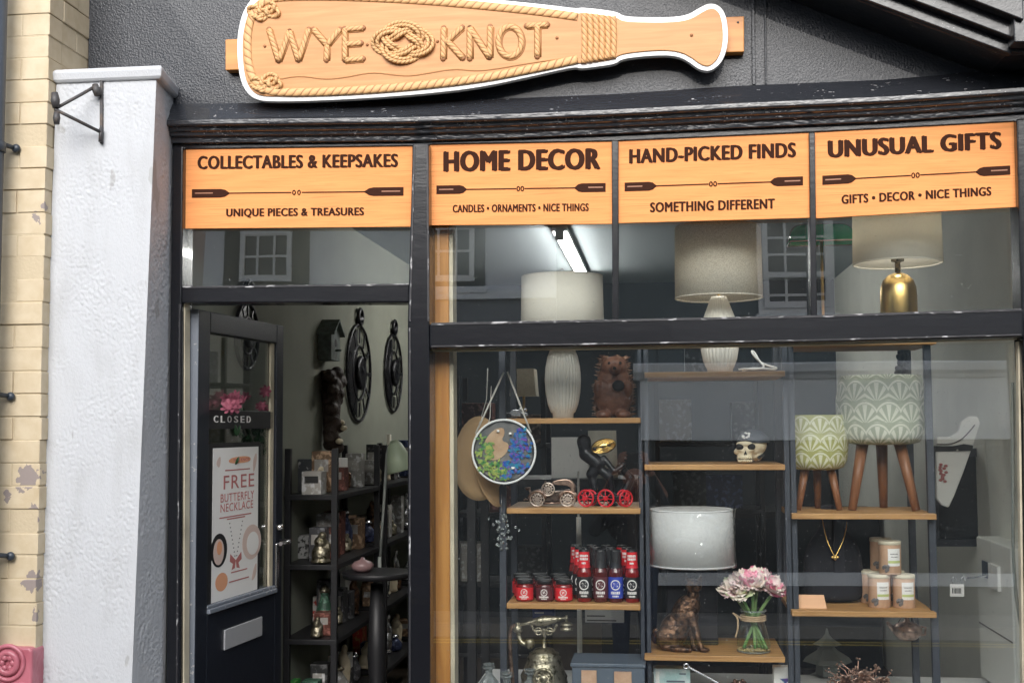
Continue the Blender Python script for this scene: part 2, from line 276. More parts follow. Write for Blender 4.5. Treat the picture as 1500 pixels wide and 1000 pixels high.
# ------------------------------------------------------------------ mesh builder
class MB:
    def __init__(s): s.bm = bmesh.new(); s.uv = s.bm.loops.layers.uv.new('UVMap'); s.mi = 0
    def face(s, vs, uvs=None, smooth=False):
        try: f = s.bm.faces.new(vs)
        except ValueError: return None
        f.material_index = s.mi; f.smooth = smooth
        if uvs:
            for lp, u in zip(f.loops, uvs): lp[s.uv].uv = u
        return f
    def box(s, x0, x1, y0, y1, z0, z1):
        return s.slab([(x0, y0, z0), (x1, y0, z0), (x1, y0, z1), (x0, y0, z1)], (0, y1-y0, 0))
    def slab(s, pts, vec):                       # prism: outline + extrusion vector
        vec = V(vec); a = [s.bm.verts.new(V(p)) for p in pts]; b = [s.bm.verts.new(V(p)+vec) for p in pts]
        n = len(a); s.face(a); s.face(b[::-1])
        for i in range(n): s.face([a[i], b[i], b[(i+1) % n], a[(i+1) % n]])
        return s
    def rings(s, rings, closed=False, caps=True, smooth=True, L=None):
        vs = [[s.bm.verts.new(p) for p in r] for r in rings]; m = len(rings); n = len(rings[0])
        for i in range(m if closed else m-1):
            j = (i+1) % m; u0 = L[i] if L else i/m; u1 = (L[i+1] if L and i+1 < len(L) else (i+1)/m)
            for k in range(n):
                q = (k+1) % n
                s.face([vs[i][k], vs[i][q], vs[j][q], vs[j][k]], [(u0, k/n), (u0, (k+1)/n), (u1, (k+1)/n), (u1, k/n)], smooth)
        if caps and not closed: s.face(vs[0][::-1]); s.face(vs[-1])
        return s
    def tube(s, pts, r, n=8, closed=False, flat=1.0, ref=None, caps=True):
        pts = [V(p) for p in pts]; m = len(pts); rr = r if isinstance(r, (list, tuple)) else [r]*m
        rg = []; L = [0]; prevn = None
        for i, p in enumerate(pts):
            if closed: t = pts[(i+1) % m]-pts[i-1]
            else: t = pts[min(i+1, m-1)]-pts[max(i-1, 0)]
            t = t.normalized() if t.length > 1e-9 else V((0, 0, 1))
            if ref is not None: nn = V(ref) - t*t.dot(V(ref))
            elif prevn is None: nn = t.orthogonal()
            else: nn = prevn - t*t.dot(prevn)
            nn = nn.normalized() if nn.length > 1e-6 else t.orthogonal().normalized()
            prevn = nn; bb = t.cross(nn)
            rg.append([p + (nn*math.cos(2*PI*k/n)*flat + bb*math.sin(2*PI*k/n))*rr[i] for k in range(n)])
            if i: L.append(L[-1]+(p-pts[i-1]).length/(2*PI*max(1e-5, rr[i])))
        if closed: L.append(L[-1]+(pts[0]-pts[-1]).length/(2*PI*rr[0]))
        return s.rings(rg, closed, caps, True, L)
    def cyl(s, p0, p1, r0, r1=None, n=12): return s.tube([p0, p1], [r0, r0 if r1 is None else r1], n)
    def caps_(s, p0, r0, p1, r1, n=12):
        p0, p1 = V(p0), V(p1); s.tube([p0, p1], [r0, r1], n); s.ell(p0, (r0,)*3, n, n//2); s.ell(p1, (r1,)*3, n, n//2); return s
    def lathe(s, prof, c=(0, 0, 0), n=32, rf=None, sx=1, sy=1, caps=True, smooth=True):
        c = V(c); rg = []; tot = max(1e-6, sum(math.hypot(prof[i+1][0]-prof[i][0], prof[i+1][1]-prof[i][1]) for i in range(len(prof)-1)))
        for r, z in prof:
            rg.append([c+V((math.cos(2*PI*k/n)*r*sx*(rf(2*PI*k/n, z) if rf else 1), math.sin(2*PI*k/n)*r*sy*(rf(2*PI*k/n, z) if rf else 1), z)) for k in range(n)])
        z0, z1 = prof[0][1], prof[-1][1]
        L = [(z-z0)/((z1-z0) or 1) for r, z in prof]
        return s.rings(rg, False, caps, smooth, L)
    def ell(s, c, r, n=16, m=10, M3=None):
        c = V(c); M3 = M3 or Matrix.Identity(3); top = s.bm.verts.new(c+M3@V((0, 0, r[2]))); bot = s.bm.verts.new(c+M3@V((0, 0, -r[2])))
        vs = []
        for i in range(1, m):
            t = PI*i/m; vs.append([s.bm.verts.new(c+M3@V((r[0]*math.sin(t)*math.cos(2*PI*k/n), r[1]*math.sin(t)*math.sin(2*PI*k/n), r[2]*math.cos(t)))) for k in range(n)])
        for k in range(n):
            q = (k+1) % n; s.face([top, vs[0][k], vs[0][q]], None, True); s.face([bot, vs[-1][q], vs[-1][k]], None, True)
            for i in range(m-2): s.face([vs[i][k], vs[i+1][k], vs[i+1][q], vs[i][q]], None, True)
        return s
    def grid(s, fn, nu, nv, smooth=True):
        vs = [[s.bm.verts.new(fn(i/nu, j/nv)) for j in range(nv+1)] for i in range(nu+1)]
        for i in range(nu):
            for j in range(nv):
                s.face([vs[i][j], vs[i+1][j], vs[i+1][j+1], vs[i][j+1]], [(i/nu, j/nv), ((i+1)/nu, j/nv), ((i+1)/nu, (j+1)/nv), (i/nu, (j+1)/nv)], smooth)
        return s
    def build(s, name, mat, parent=None, bev=0, remesh=0, solid=0, sub=0, kind=None):
        bmesh.ops.recalc_face_normals(s.bm, faces=s.bm.faces[:])
        off = world_loc(parent)
        if off.length: bmesh.ops.translate(s.bm, verts=s.bm.verts[:], vec=-off)
        me = bpy.data.meshes.new(name); s.bm.to_mesh(me); s.bm.free()
        for m in (mat if isinstance(mat, (list, tuple)) else [mat]): me.materials.append(MT[m] if isinstance(m, str) else m)
        o = bpy.data.objects.new(name, me); COL.objects.link(o); o.parent = parent
        if remesh:
            md = o.modifiers.new('remesh', 'REMESH'); md.mode = 'VOXEL'; md.voxel_size = remesh; md.use_smooth_shade = True
            md = o.modifiers.new('smooth', 'SMOOTH'); md.iterations = 4; md.factor = .5
        if solid:
            md = o.modifiers.new('solid', 'SOLIDIFY'); md.thickness = solid; md.offset = 0
        if bev:
            md = o.modifiers.new('bevel', 'BEVEL'); md.width = bev; md.segments = 2; md.limit_method = 'ANGLE'
        if sub:
            md = o.modifiers.new('sub', 'SUBSURF'); md.levels = sub; md.render_levels = sub
        if kind: o['kind'] = kind
        return o
def world_loc(o):
    v = V((0, 0, 0))
    while o is not None: v = v+o.location; o = o.parent
    return v
def thing(name, label, cat, loc=(0, 0, 0), group=None):
    o = bpy.data.objects.new(name, None); COL.objects.link(o); o.location = loc; o.empty_display_size = .05
    return tag(o, label, cat, group)
def tag(o, label, cat, group=None):
    o['label'] = label; o['category'] = cat
    if group: o['group'] = group
    return o
def copy_tree(o, parent=None):
    c = o.copy(); COL.objects.link(c)
    if parent: c.parent = parent
    for ch in [x for x in bpy.data.objects if x.parent == o]: copy_tree(ch, c)
    return c
def chaikin(pts, n=2, closed=True):
    for _ in range(n):
        q = []; m = len(pts)
        for i in range(m if closed else m-1):
            a, b = pts[i], pts[(i+1) % m]
            q += [tuple(x*.75+y*.25 for x, y in zip(a, b)), tuple(x*.25+y*.75 for x, y in zip(a, b))]
        if not closed: q = [pts[0]]+q+[pts[-1]]
        pts = q
    return pts
def smoothpath(pts, n=3): return [V(p) for p in chaikin([tuple(p) for p in pts], n, False)]
def inset(poly, d):
    out = []; m = len(poly); A = sum(poly[i][0]*poly[(i+1) % m][1]-poly[(i+1) % m][0]*poly[i][1] for i in range(m))
    sg = 1 if A > 0 else -1
    for i in range(m):
        a, b = poly[i-1], poly[(i+1) % m]; tx, ty = b[0]-a[0], b[1]-a[1]; L = math.hypot(tx, ty) or 1
        out.append((poly[i][0]-ty/L*d*sg, poly[i][1]+tx/L*d*sg))
    return out
def text_mesh(txt, bold=.02):
    cu = bpy.data.curves.new('t', 'FONT'); cu.body = txt; cu.size = 1; cu.offset = 0; cu.extrude = .5; cu.resolution_u = 4; cu.space_character = 1.10
    ob = bpy.data.objects.new('t', cu); COL.objects.link(ob); dg = bpy.context.evaluated_depsgraph_get()
    me = bpy.data.meshes.new_from_object(ob.evaluated_get(dg)); bpy.data.objects.remove(ob); bpy.data.curves.remove(cu)
    return me
def add_text(mb, txt, fn, bold=.02):               # fn(u,v,w): unit box of the text -> place; w 0 back, 1 front
    me = text_mesh(txt, 0.004); bold = max(0, bold); xs = [v.co.x for v in me.vertices]; ys = [v.co.y for v in me.vertices]
    x0, x1, y0, y1 = min(xs), max(xs), min(ys), max(ys)
    for li, (dx, dy) in enumerate([(0, 0)]+([(-bold, 0), (bold, 0), (-bold*.5, .3*bold), (bold*.5, -.3*bold)] if bold > 0 else [])):
        vs = [mb.bm.verts.new(fn((v.co.x+dx-x0+bold)/(x1-x0+2*bold), (v.co.y+dy-y0)/(y1-y0), (v.co.z+.5)*(1+.07*li))) for v in me.vertices]
        for p in me.polygons: mb.face([vs[i] for i in p.vertices])
    bpy.data.meshes.remove(me)
# ================================================================== STREET
def ground(name, x0, x1, y0, y1, z0, z1, mat): MB().box(x0, x1, y0, y1, z0, z1).build(name, mat, None, 0, kind='structure')
ground('road', -60, 60, -60, 60, -.4, -.12, 'asphalt')
ground('pavement', -40, 40, -1.55, .3, -.12, 0, 'paving')
ground('kerb', -40, 40, -1.70, -1.55, -.13, .004, 'kerb')
OY = -9.4
ground('far_pavement', -40, 40, OY-.5, -8.20, -.12, 0, 'paving')
ground('far_kerb', -40, 40, -8.20, -8.05, -.13, .004, 'kerb')
for k, y in enumerate((-7.62, -7.82, -2.1, -2.3)):
    ground('yellow_road_line', -40, 40, y, y+.08, -.121, -.116, 'yellow')
# ================================================================== SHOP BUILDING
shop = thing('shop_building', 'black painted shop front with glazed window and open door beside the white pier', 'shop', (0, 0, 0))
XL, XR, YB, ZC = -1.80, 1.42, 5.6, 2.78
# rooms
def part(name, mb, mat, par=None, **k): return mb.build(name, mat, par or shop, **k)
part('floor', MB().box(XL, XR, .06, YB, -.1, .04), 'floorin')
part('ceiling', MB().box(XL-.1, XR+.1, .06, YB+.1, ZC, ZC+.15), 'ceil')
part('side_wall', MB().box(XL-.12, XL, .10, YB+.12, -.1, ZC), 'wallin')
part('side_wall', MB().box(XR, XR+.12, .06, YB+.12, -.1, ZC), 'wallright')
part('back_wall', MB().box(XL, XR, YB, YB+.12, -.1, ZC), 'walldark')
# fascia wall (rough-cast painted black) and the wall above it
fz = P(700, 190, .0).z
part('fascia', MB().slab([P(128, 200, -.03), P(620, 200, -.03), P(1760, 150, -.03), (P(1760, 0, -.03).x, -.03, 4.1), (P(128, 0, -.03).x, -.03, 4.1)], (0, .2, 0)), 'fascia')
part('upper_wall', MB().box(-2.2, 6, .0, .3, 4.1, 8), 'render')
for px, w in ((1100, .012), (1119, .006)):
    a, b = P(px, -90, -.045), P(px+2, 124, -.045)
    part('board_joint', MB().slab([b, b+V((w, 0, 0)), a+V((w, 0, 0)), a], (0, .02, 0)), 'fascia', bev=.002)
# moulded cornice
st = [(250, 152, 182), (420, 151, 180), (600, 149, 178), (760, 144, 173), (900, 138, 167), (1080, 126, 158), (1300, 117, 148), (1500, 99, 134), (1760, 80, 118)]
rg = []
for px, pt, pb in st:
    zt, zb = P(px, pt, -.03).z, P(px, pb, -.115).z; x = P(px, pb, -.06).x
    prof = [(.0, zt), (-.03, zt), (-.045, zt-.004), (-.105, zb+.022), (-.115, zb+.016), (-.115, zb), (-.108, zb-.005), (-.090, zb-.005), (-.088, zb-.018), (-.074, zb-.023), (-.072, zb-.033), (-.054, zb-.038), (-.052, zb-.056), (.0, zb-.06)]
    rg.append([V((x, y, z)) for y, z in prof])
part('cornice', MB().rings(rg, False, True, False), 'cornice', bev=.002)
# head rail behind the cornice
part('head_rail', MB().slab([P(250, 219, -.03), P(605, 214, -.03), P(630, 212, -.03), P(900, 207, -.03), P(1190, 194, -.03), P(1492, 178, -.03), P(1760, 163, -.03), P(1760, 120, -.03), P(1190, 150, -.03), P(250, 178, -.03)], (0, .09, 0)), 'blackrail', bev=.004)
def bar(name, q, Y=-.055, dep=.11, mat='blackrail', bev=.006): return part(name, MB().slab([P(x, y, Y) for x, y in q], (0, dep, 0)), mat, bev=bev)
bar('jamb', [(252, 214), (268, 214), (266, 430), (263, 1330), (239, 1330), (244, 900)])
bar('mullion', [(604, 210), (628, 210), (629, 480), (631, 1330), (597, 1330), (597, 470)], -.075, .14)
bar('jamb', [(1489, 174), (1640, 166), (1650, 1330), (1512, 1330), (1503, 600), (1496, 450)], -.058, .11)
bar('transom', [(266, 419), (600, 415), (600, 443), (266, 444)], -.06, .10)
bar('transom', [(629, 473), (900, 468), (1190, 462), (1500, 452), (1500, 494), (1190, 502), (900, 507), (629, 511)], -.085, .14, bev=.008)
def worn(par, a, b, Y, w=.006, vert=False):
    p, q = P(*a, Y), P(*b, Y); d = V((w, 0, 0)) if vert else V((0, 0, w))
    MB().slab([p, q, q+d, p+d], (0, .004, 0)).build('worn_edge', 'wornv' if vert else 'worn', par)
bars_ = [o for o in bpy.data.objects if o.parent == shop and o.name.split('.')[0] in ('transom', 'mullion', 'jamb')]
for o in bars_:
    n_ = o.name
    if n_ == 'transom': worn(o, (268, 422), (598, 418), -.063, .007)
    if n_ == 'transom.001':
        for a, b in (((632, 476), (900, 471)), ((900, 471), (1190, 465)), ((1190, 465), (1496, 455))): worn(o, a, b, -.088, .008)
        for a, b in (((632, 508), (900, 504)), ((900, 504), (1190, 499)), ((1190, 499), (1496, 491))): worn(o, a, b, -.088, .005)
    if n_ == 'mullion': worn(o, (606, 214), (599, 470), -.078, .006, True); worn(o, (599, 480), (599, 1200), -.078, .006, True); worn(o, (625, 214), (626, 470), -.078, .006, True)
    if n_ == 'jamb': worn(o, (262, 445), (256, 1200), -.058, .006, True)
bar('glazing_bar', [(896, 206), (906, 206), (906, 470), (897, 470)], -.04, .07, bev=.003)
bar('glazing_bar', [(1185, 194), (1194, 194), (1197, 464), (1188, 464)], -.04, .07, bev=.003)
bar('window_sill', [(629, 1095), (1500, 1095), (1500, 1150), (629, 1150)], -.13, .20)
bar('stall_riser', [(631, 1150), (1512, 1150), (1512, 1262), (631, 1262)], -.03, .10, 'black')
# putty / bead lines
bar('glazing_bead', [(631, 700), (634, 700), (635, 1095), (632, 1095)], -.012, .03, 'white', .001)
bar('glazing_bead', [(632, 511), (900, 507), (1190, 502), (1490, 494), (1490, 497), (1190, 506), (900, 511), (632, 515)], -.012, .03, 'cream', .001)
bar('glazing_bead', [(270, 335), (272, 335), (270, 419), (268, 419)], -.012, .03, 'cream', .001)
bar('glazing_bead', [(1491, 500), (1494, 500), (1503, 1095), (1499, 1095)], -.012, .03, 'cream', .001)
# panes: each set a little out of true, as old putty leaves them
def pane(q, name='window_pane', mat='glassw'):
    c = P(sum(x for x, y in q)/len(q), sum(y for x, y in q)/len(q), 0.005); pts = []
    for x, y in q:
        d = ray(x, y); pts.append(CAM+d*((c-CAM).dot(PANE_N)/d.dot(PANE_N)))
    return part(name, MB().slab(pts, -PANE_N*.004), mat)
pane([(262, 330), (606, 326), (606, 424), (262, 424)])
pane([(624, 322), (900, 320), (900, 476), (624, 476)])
pane([(902, 320), (1190, 312), (1191, 470), (902, 476)])
pane([(1191, 312), (1494, 298), (1496, 462), (1192, 470)])
pane([(626, 504), (900, 500), (1190, 496), (1498, 488), (1506, 1105), (626, 1105)])
# pine post behind the glass
pp = part('pine_post', MB().slab([P(634, 326, .04), P(657, 326, .04), P(660, 1160, .04), P(635, 1160, .04)], (0, .09, 0)), 'post', bev=.003)
MB().slab([P(657.5, 326, .05), P(663, 326, .05), P(667, 1160, .05), P(660.5, 1160, .05)], (0, .08, 0)).build('cream_edge', 'cream', pp)
part('display_deck', MB().box(P(664, 700, .1).x, XR, .07, 1.0, .50, .53), 'white')
part('display_front', MB().box(P(664, 700, .1).x, XR, .07, .10, .04, .50), 'black')
# raking hood of the gable, upper right
def hood(p0, p1, y0, y1, up, mat='black', nm='gable_hood', bev=.004):
    a, b = P(*p0, y0), P(*p1, y0); a.y = b.y = 0
    return part(nm, MB().slab([(a.x, y1, a.z), (b.x, y1, b.z), (b.x, y1, b.z+up), (a.x, y1, a.z+up)], (0, y0-y1, 0)), mat, bev=bev)
gh = hood((900, -132), (1475, 82), -.26, -.03, .05)
hood((900, -137), (1482, 80), -.29, -.26, .10, nm='gable_moulding')
hood((900, -165), (1500, 62), -.33, -.29, .13, nm='gable_moulding')
hood((900, -205), (1500, 30), -.38, -.33, .16, nm='gable_moulding')
hood((1470, 80), (1900, 84), -.26, -.03, .05)
hood((1478, 76), (1900, 80), -.29, -.26, .10, nm='gable_moulding')
hood((1486, 62), (1900, 64), -.36, -.29, .14, nm='gable_moulding')
# ------------------------------------------------------------------ the open door
TH = math.radians(84); DQ = P(288, 700, .03); DU = V((math.cos(TH), math.sin(TH), 0)); DN = V((math.sin(TH), -math.cos(TH), 0)); DW = .80
def D(px, py, off=0.0):
    d = ray(px, py); return CAM+d*((DQ+DN*off-CAM).dot(DN)/d.dot(DN))
def DZ(u, z, off=0.0): q = DQ+DU*u+DN*off; return V((q.x, q.y, z))
def du(px, py): return (D(px, py)-DQ).dot(DU)
dz1 = D(292, 453).z; gu0, gu1 = du(307, 600), du(405, 600); gz1 = D(307, 487).z; gz0 = D(307, 898).z
def dslab(mb, u0, u1, z0, z1, o0, o1): mb.slab([DZ(u0, z0, o0), DZ(u1, z0, o0), DZ(u1, z1, o0), DZ(u0, z1, o0)], DN*(o1-o0))
dm = MB(); dslab(dm, .004, gu0, .06, dz1, -.044, 0); dslab(dm, gu1, DW, .06, dz1, -.044, 0); dslab(dm, gu0, gu1, gz1, dz1, -.044, 0); dslab(dm, gu0, gu1, .06, gz0, -.044, -.0)
door = part('door', dm, 'door', bev=.004)
dm = MB(); dslab(dm, -.001, .0035, .06, dz1, -.044, 0); dm.build('hinge_edge', 'doorside', door)
dm = MB(); dslab(dm, gu0, gu1, gz0, gz1, -.026, -.022); dm.build('door_pane', 'glassd', door)
dm = MB(); dslab(dm, gu0, gu1, gz0, gz0+.018, -.02, .012); dslab(dm, gu0+.0, gu1, gz0+.018, gz0+.03, -.02, .002); dm.build('glazing_ledge', 'doorside', door, bev=.003)
dm = MB(); dslab(dm, gu1-.035, gu1-.001, gz0+.03, gz1-.001, -.021, -.012); dm.build('door_bead', 'cream', door)
lu0, lu1 = du(327, 930), du(382, 920); lz1, lz0 = D(327, 922).z, D(327, 952).z
dm = MB(); dslab(dm, lu0, lu1, lz0, lz1, .0, .008); lp = dm.build('letter_plate', 'dullsilver', door, bev=.003)
hz = D(415, 800).z
dm = MB(); dslab(dm, DW-.075, DW-.04, hz-.17, hz+.02, .0, .007); dm.build('handle_plate', 'silver', door, bev=.003)
dm = MB(); q = DZ(DW-.055, hz+.03, .01); dm.tube([q, q+DN*.05, q+DN*.055-DU*.02, q+DN*.055-DU*.11], .009, 10); dm.ell(DZ(DW-.055, hz+.09, .012), (.016,)*3); dm.build('handle', 'silver', door)
part('weather_strip', MB().slab([P(265.5, 445, -.03), P(271, 445, -.03), P(269, 1330, -.03), P(262.5, 1330, -.03)], (0, .05, 0)), 'cream')
# open / closed plate and poster on the door glass
cs = thing('closed_sign', 'small dark sign reading CLOSED hanging on the glass of the open door', 'sign', DZ(.3, 1.55))
m = MB(); q = [D(307, 600, -.012), D(392, 600, -.012), D(392, 629, -.012), D(307, 629, -.012)]
zt, zb = q[0].z, D(307, 628, -.012).z; ua, ub = gu0+.004, du(404, 610)
dslab(m, ua, ub, zb, zt, -.020, -.012); m.build('plate', 'blacksatin', cs, bev=.002)
t0, t1 = du(317, 612), du(374, 612); hgt = zt-zb
for i, ch in enumerate('CLOSED'):
    c0 = t0+(t1-t0)*i/6; c1 = c0+(t1-t0)/6*.62
    m = MB(); add_text(m, ch, lambda u, v, w, c0=c0, c1=c1: DZ(c0+(c1-c0)*u, zb+hgt*(.34+.36*v), -.0115+.0015*w), .02); m.build('letter', 'ink', cs)
po = thing('poster', 'tall white poster offering a FREE butterfly necklace behind the door glass', 'poster', DZ(.4, 1.2))
pu0, pu1 = du(317.5, 760), du(383.5, 760); pz1, pz0 = D(319, 656, -.018).z, D(317, 881, -.018).z
m = MB(); dslab(m, pu0, pu1, pz0, pz1, -.020, -.018); m.build('sheet', 'paper', po)
m = MB(); dslab(m, pu0-.035, pu1+.025, pz0-.02, pz1+.02, -.0215, -.0205); m.build('black_backing', 'blacksatin', po)
rose = pm('rose_print', (.46, .16, .15), .6); apri = pm('apricot_print', (.74, .36, .20), .6); blush = pm('blush_print', (.66, .52, .46), .6)
def pmap(u, v, w=0): return DZ(pu0+(pu1-pu0)*u, pz0+(pz1-pz0)*v, -.0178+.0004*w)
def ptext(t, u0, u1, v0, v1, mat, nm='lettering', bold=.02):
    m = MB(); add_text(m, t, lambda u, v, w: pmap(u0+(u1-u0)*u, v0+(v1-v0)*v, w*2), bold); m.build(nm, mat, po)
def pshape(pts, mat, nm='print', w=0):
    m = MB(); m.slab([pmap(u, v, w) for u, v in pts], DN*.0004); m.build(nm, mat, po)
def disc(cu, cv, ru, rv, n=24): return [(cu+ru*math.cos(2*PI*k/n), cv+rv*math.sin(2*PI*k/n)) for k in range(n)]
ptext('FREE', .22, .90, .725, .815, rose, bold=.0)
ptext('BUTTERFLY', .16, .90, .64, .695, rose, bold=-.01)
ptext('NECKLACE', .16, .88, .575, .63, rose, bold=-.01)
for v, u0, u1 in ((.845, .25, .8), (.535, .14, .84), (.52, .3, .7), (.16, .4, .76), (.10, .36, .8)):
    pshape([(u0, v), (u1, v), (u1, v+.008), (u0, v+.008)], rose, 'small_print')
pshape(chaikin([(.30, .91), (.40, .935), (.80, .94), (.82, .895), (.40, .89)], 2), apri, 'paddle_print')
ptext('WYE KNOT', .42, .78, .905, .925, rose)
pshape(disc(.14, .33, .17, .11), 'dark', 'portrait'); pshape(disc(.13, .32, .11, .085), blush, 'portrait', 2); pshape(disc(.14, .345, .055, .045), apri, 'portrait', 4)
pshape(disc(.86, .34, .22, .12), blush, 'necklace_photo'); pshape(disc(.88, .33, .14, .08), 'paper', 'necklace_photo', 2)
for s in (-1, 1):
    pshape([(.5, .24), (.5+s*.12, .29), (.5+s*.13, .24), (.5+s*.06, .22), (.5+s*.09, .18), (.5+s*.02, .19)][::s], rose, 'butterfly')
    for k in range(9):
        u = .5+s*(.02+.015*k); v = .27+.028*k
        pshape(disc(u, v, .012, .005, 8), 'inkd', 'chain_dot')
pshape(disc(.20, .12, .13, .06), apri, 'badge'); pshape(chaikin([(.85, .06), (.97, .10), (.98, .2), (.9, .15)], 2), blush, 'leaf_print'); pshape(chaikin([(.04, .9), (.16, .96), (.14, .86)], 2), blush, 'leaf_print'); pshape(chaikin([(.88, .8), (.96, .9), (.95, .97), (.86, .9)], 2), blush, 'leaf_print')
# ================================================================== NEIGHBOUR WALL, PIER
BY = -.33
bw = thing('brick_wall', 'cream painted brick wall with peeling paint at the left edge', 'wall', P(40, 950, BY))
def xb(py, px=70): return P(px, py, BY).x
xe = P(62, 500, BY).x
mt_, nb_, lb_, bb_ = NM('cream_painted_brick')
def brickmat():
    n, l, b = nb_, lb_, bb_
    tc = n.new('ShaderNodeTexCoord'); nz = n.new('ShaderNodeTexNoise'); nz.inputs['Scale'].default_value = 16; nz.inputs['Detail'].default_value = 8
    l.new(tc.outputs['Object'], nz.inputs['Vector'])
    cr = n.new('ShaderNodeValToRGB'); e = cr.color_ramp.elements; e[0].position = .38; e[1].position = .72
    e[0].color = (.56, .47, .33, 1); e[1].color = (.48, .385, .25, 1); l.new(nz.outputs[0], cr.inputs[0]); prev = cr.outputs[0]
    off = world_loc(bw)
    n2 = n.new('ShaderNodeTexNoise'); n2.inputs['Scale'].default_value = 30; n2.inputs['Detail'].default_value = 5; l.new(tc.outputs['Object'], n2.inputs['Vector'])
    for px, py, r in ((40, 700, .050), (46, 745, .022), (48, 850, .045), (30, 765, .02), (52, 905, .028), (55, 318, .022), (60, 760, .02), (64, 300, .02), (10, 730, .02)):
        p = P(px, py, BY)-off
        ds = n.new('ShaderNodeVectorMath'); ds.operation = 'DISTANCE'; l.new(tc.outputs['Object'], ds.inputs[0]); ds.inputs[1].default_value = p
        ad = n.new('ShaderNodeMath'); ad.operation = 'MULTIPLY_ADD'; ad.inputs[1].default_value = .14; l.new(n2.outputs[0], ad.inputs[0]); l.new(ds.outputs['Value'], ad.inputs[2])
        lt = n.new('ShaderNodeMath'); lt.operation = 'LESS_THAN'; lt.inputs[1].default_value = r+.060; l.new(ad.outputs[0], lt.inputs[0])
        mx = n.new('ShaderNodeMix'); mx.data_type = 'RGBA'; l.new(lt.outputs[0], mx.inputs[0]); l.new(prev, mx.inputs[6]); mx.inputs[7].default_value = (.27, .225, .21, 1); prev = mx.outputs[2]
    l.new(prev, b.inputs['Base Color']); b.inputs['Roughness'].default_value = .55
    b1 = n.new('ShaderNodeBump'); b1.inputs['Strength'].default_value = .5; b1.inputs['Distance'].default_value = .004; l.new(nz.outputs[0], b1.inputs['Height']); l.new(b1.outputs[0], b.inputs['Normal'])
brickmat()
m = MB(); mo = MB()
zc0 = P(40, 950, BY).z; H = .0815
k = 0; z = zc0
while z < 4.2:
    x1 = xe+random.uniform(-.003, .003); ch = H*random.uniform(.97, 1.03)
    lead = .105 if k % 2 else .225
    xs = [x1, x1-lead]
    while xs[-1] > -4.6: xs.append(xs[-1]-.225)
    for i in range(len(xs)-1):
        yj = random.uniform(-.004, .004)
        j1, j2 = random.uniform(.001, .004), random.uniform(.001, .004); m.box(xs[i+1]+.0025, xs[i]-.0025*(i > 0), BY+yj, BY+.1, z+j1, z+ch-j2)
    yy = BY+.1; q = .11 if k % 2 else .0
    while yy < .1:
        y2 = min(yy+(q or .215), .12); q = 0
        m.box(x1-.1, x1+random.uniform(-.003, .003), yy+.0025, y2-.0025, z+.0025, z+ch-.0025); yy = y2
    z += ch; k += 1
m.build('brickwork', mt_, bw, bev=.002)
MB().box(-4.6, xe-.005, BY+.003, .1, zc0, 4.2).build('mortar', 'mortar', bw)
m = MB(); zp = P(40, 948, BY-.03).z; xp = P(47, 960, BY-.03).x
m.slab([(-4.6, BY-.03, -.05), (xp, BY-.03, -.05), (xp, BY-.03, zp-.01), (xp-.012, BY-.03, zp), (-4.6, BY-.03, zp)], (0, .42, 0))
pl = m.build('pink_plinth', 'pink', bw, bev=.008)
c = P(12, 970, BY-.03); m = MB()
for r, t in ((.058, .010), (.034, .016)):
    m.tube([c+V((math.cos(2*PI*k/28)*r, -.002, math.sin(2*PI*k/28)*r)) for k in range(28)], t*.8, 8, True)
for k in range(6): m.ell(c+V((math.cos(PI*k/3)*.02, -.006, math.sin(PI*k/3)*.02)), (.011, .008, .011))
m.tube([c+V((-.09+.02*k, -.004, -.08+.006*math.sin(k*1.2))) for k in range(10)], .012, 8)
m.build('rosette', 'pink', pl)
# drainpipe
dp = thing('drainpipe', 'dark painted drainpipe running up the cream brick wall at the far left', 'drainpipe', P(-4, 900, BY-.08))
px_ = P(-5, 100, BY-.08).x
MB().cyl((px_, BY-.08, 0), (px_, BY-.08, 4), .032, n=20).build('pipe', 'pipe', dp)
for py in (215, 577, 810):
    q = P(0, py, BY-.08); e = P(26 if py == 215 else 18, py+2, BY)
    m = MB(); m.tube([(px_, BY-.09, q.z), (e.x-.03, BY-.05, e.z+.004), (e.x, BY-.01, e.z-.004)], [.010, .009, .009], 8); m.ell((e.x, BY-.012, e.z-.004), (.016, .012, .016)); m.cyl((px_, BY-.08, q.z-.018), (px_, BY-.08, q.z+.018), .038, n=20)
    m.build('pipe_bracket', 'pipe', dp)
# white rough-cast pier: leaning face, wider return towards the foot
wp = thing('white_pier', 'white rough-cast pier with a flat cap between brick wall and shop door', 'pier', P(140, 990, -.28))
TLp, TRp, BRp, BLp = P(83, 112, -.28), P(229, 118, -.28), P(193, 1000, -.28), P(50, 1000, -.28)
def ext(t, b): d = b-t; s = (-.1-t.z)/d.z; return t+d*s
BLp, BRp = ext(TLp, BLp), ext(TRp, BRp)
TBp = P(255, 124, -.02); BBp = ext(TBp, P(242, 1000, -.02))
def rough(p, nrm):
    q = p*1.0; a = noise.noise(q*125)*.0042+noise.noise(q*230)*.0020+noise.noise(q*16)*.001
    msk = max(0, min(1, .55+1.6*noise.noise(q*5.5+V((3, 1, 7))))); a = a*(.25+.75*msk)+noise.noise(q*4)*.002
    return p+nrm*a
m = MB(); n1 = V((0, -1, 0)); n2 = (BBp-BRp).cross(TRp-BRp).normalized(); n2 = n2 if n2.x > 0 else -n2
m.grid(lambda u, v: rough(TLp.lerp(TRp, u).lerp(BLp.lerp(BRp, u), v), n1*min(1, 12*min(u, 1-u))), 90, 560)
m.grid(lambda u, v: rough(TRp.lerp(TBp, u).lerp(BRp.lerp(BBp, u), v), n2*min(1, 12*min(u, 1-u))), 50, 560)
TLb, BLb = V((TLp.x, .1, TLp.z)), V((BLp.x, .1, BLp.z))
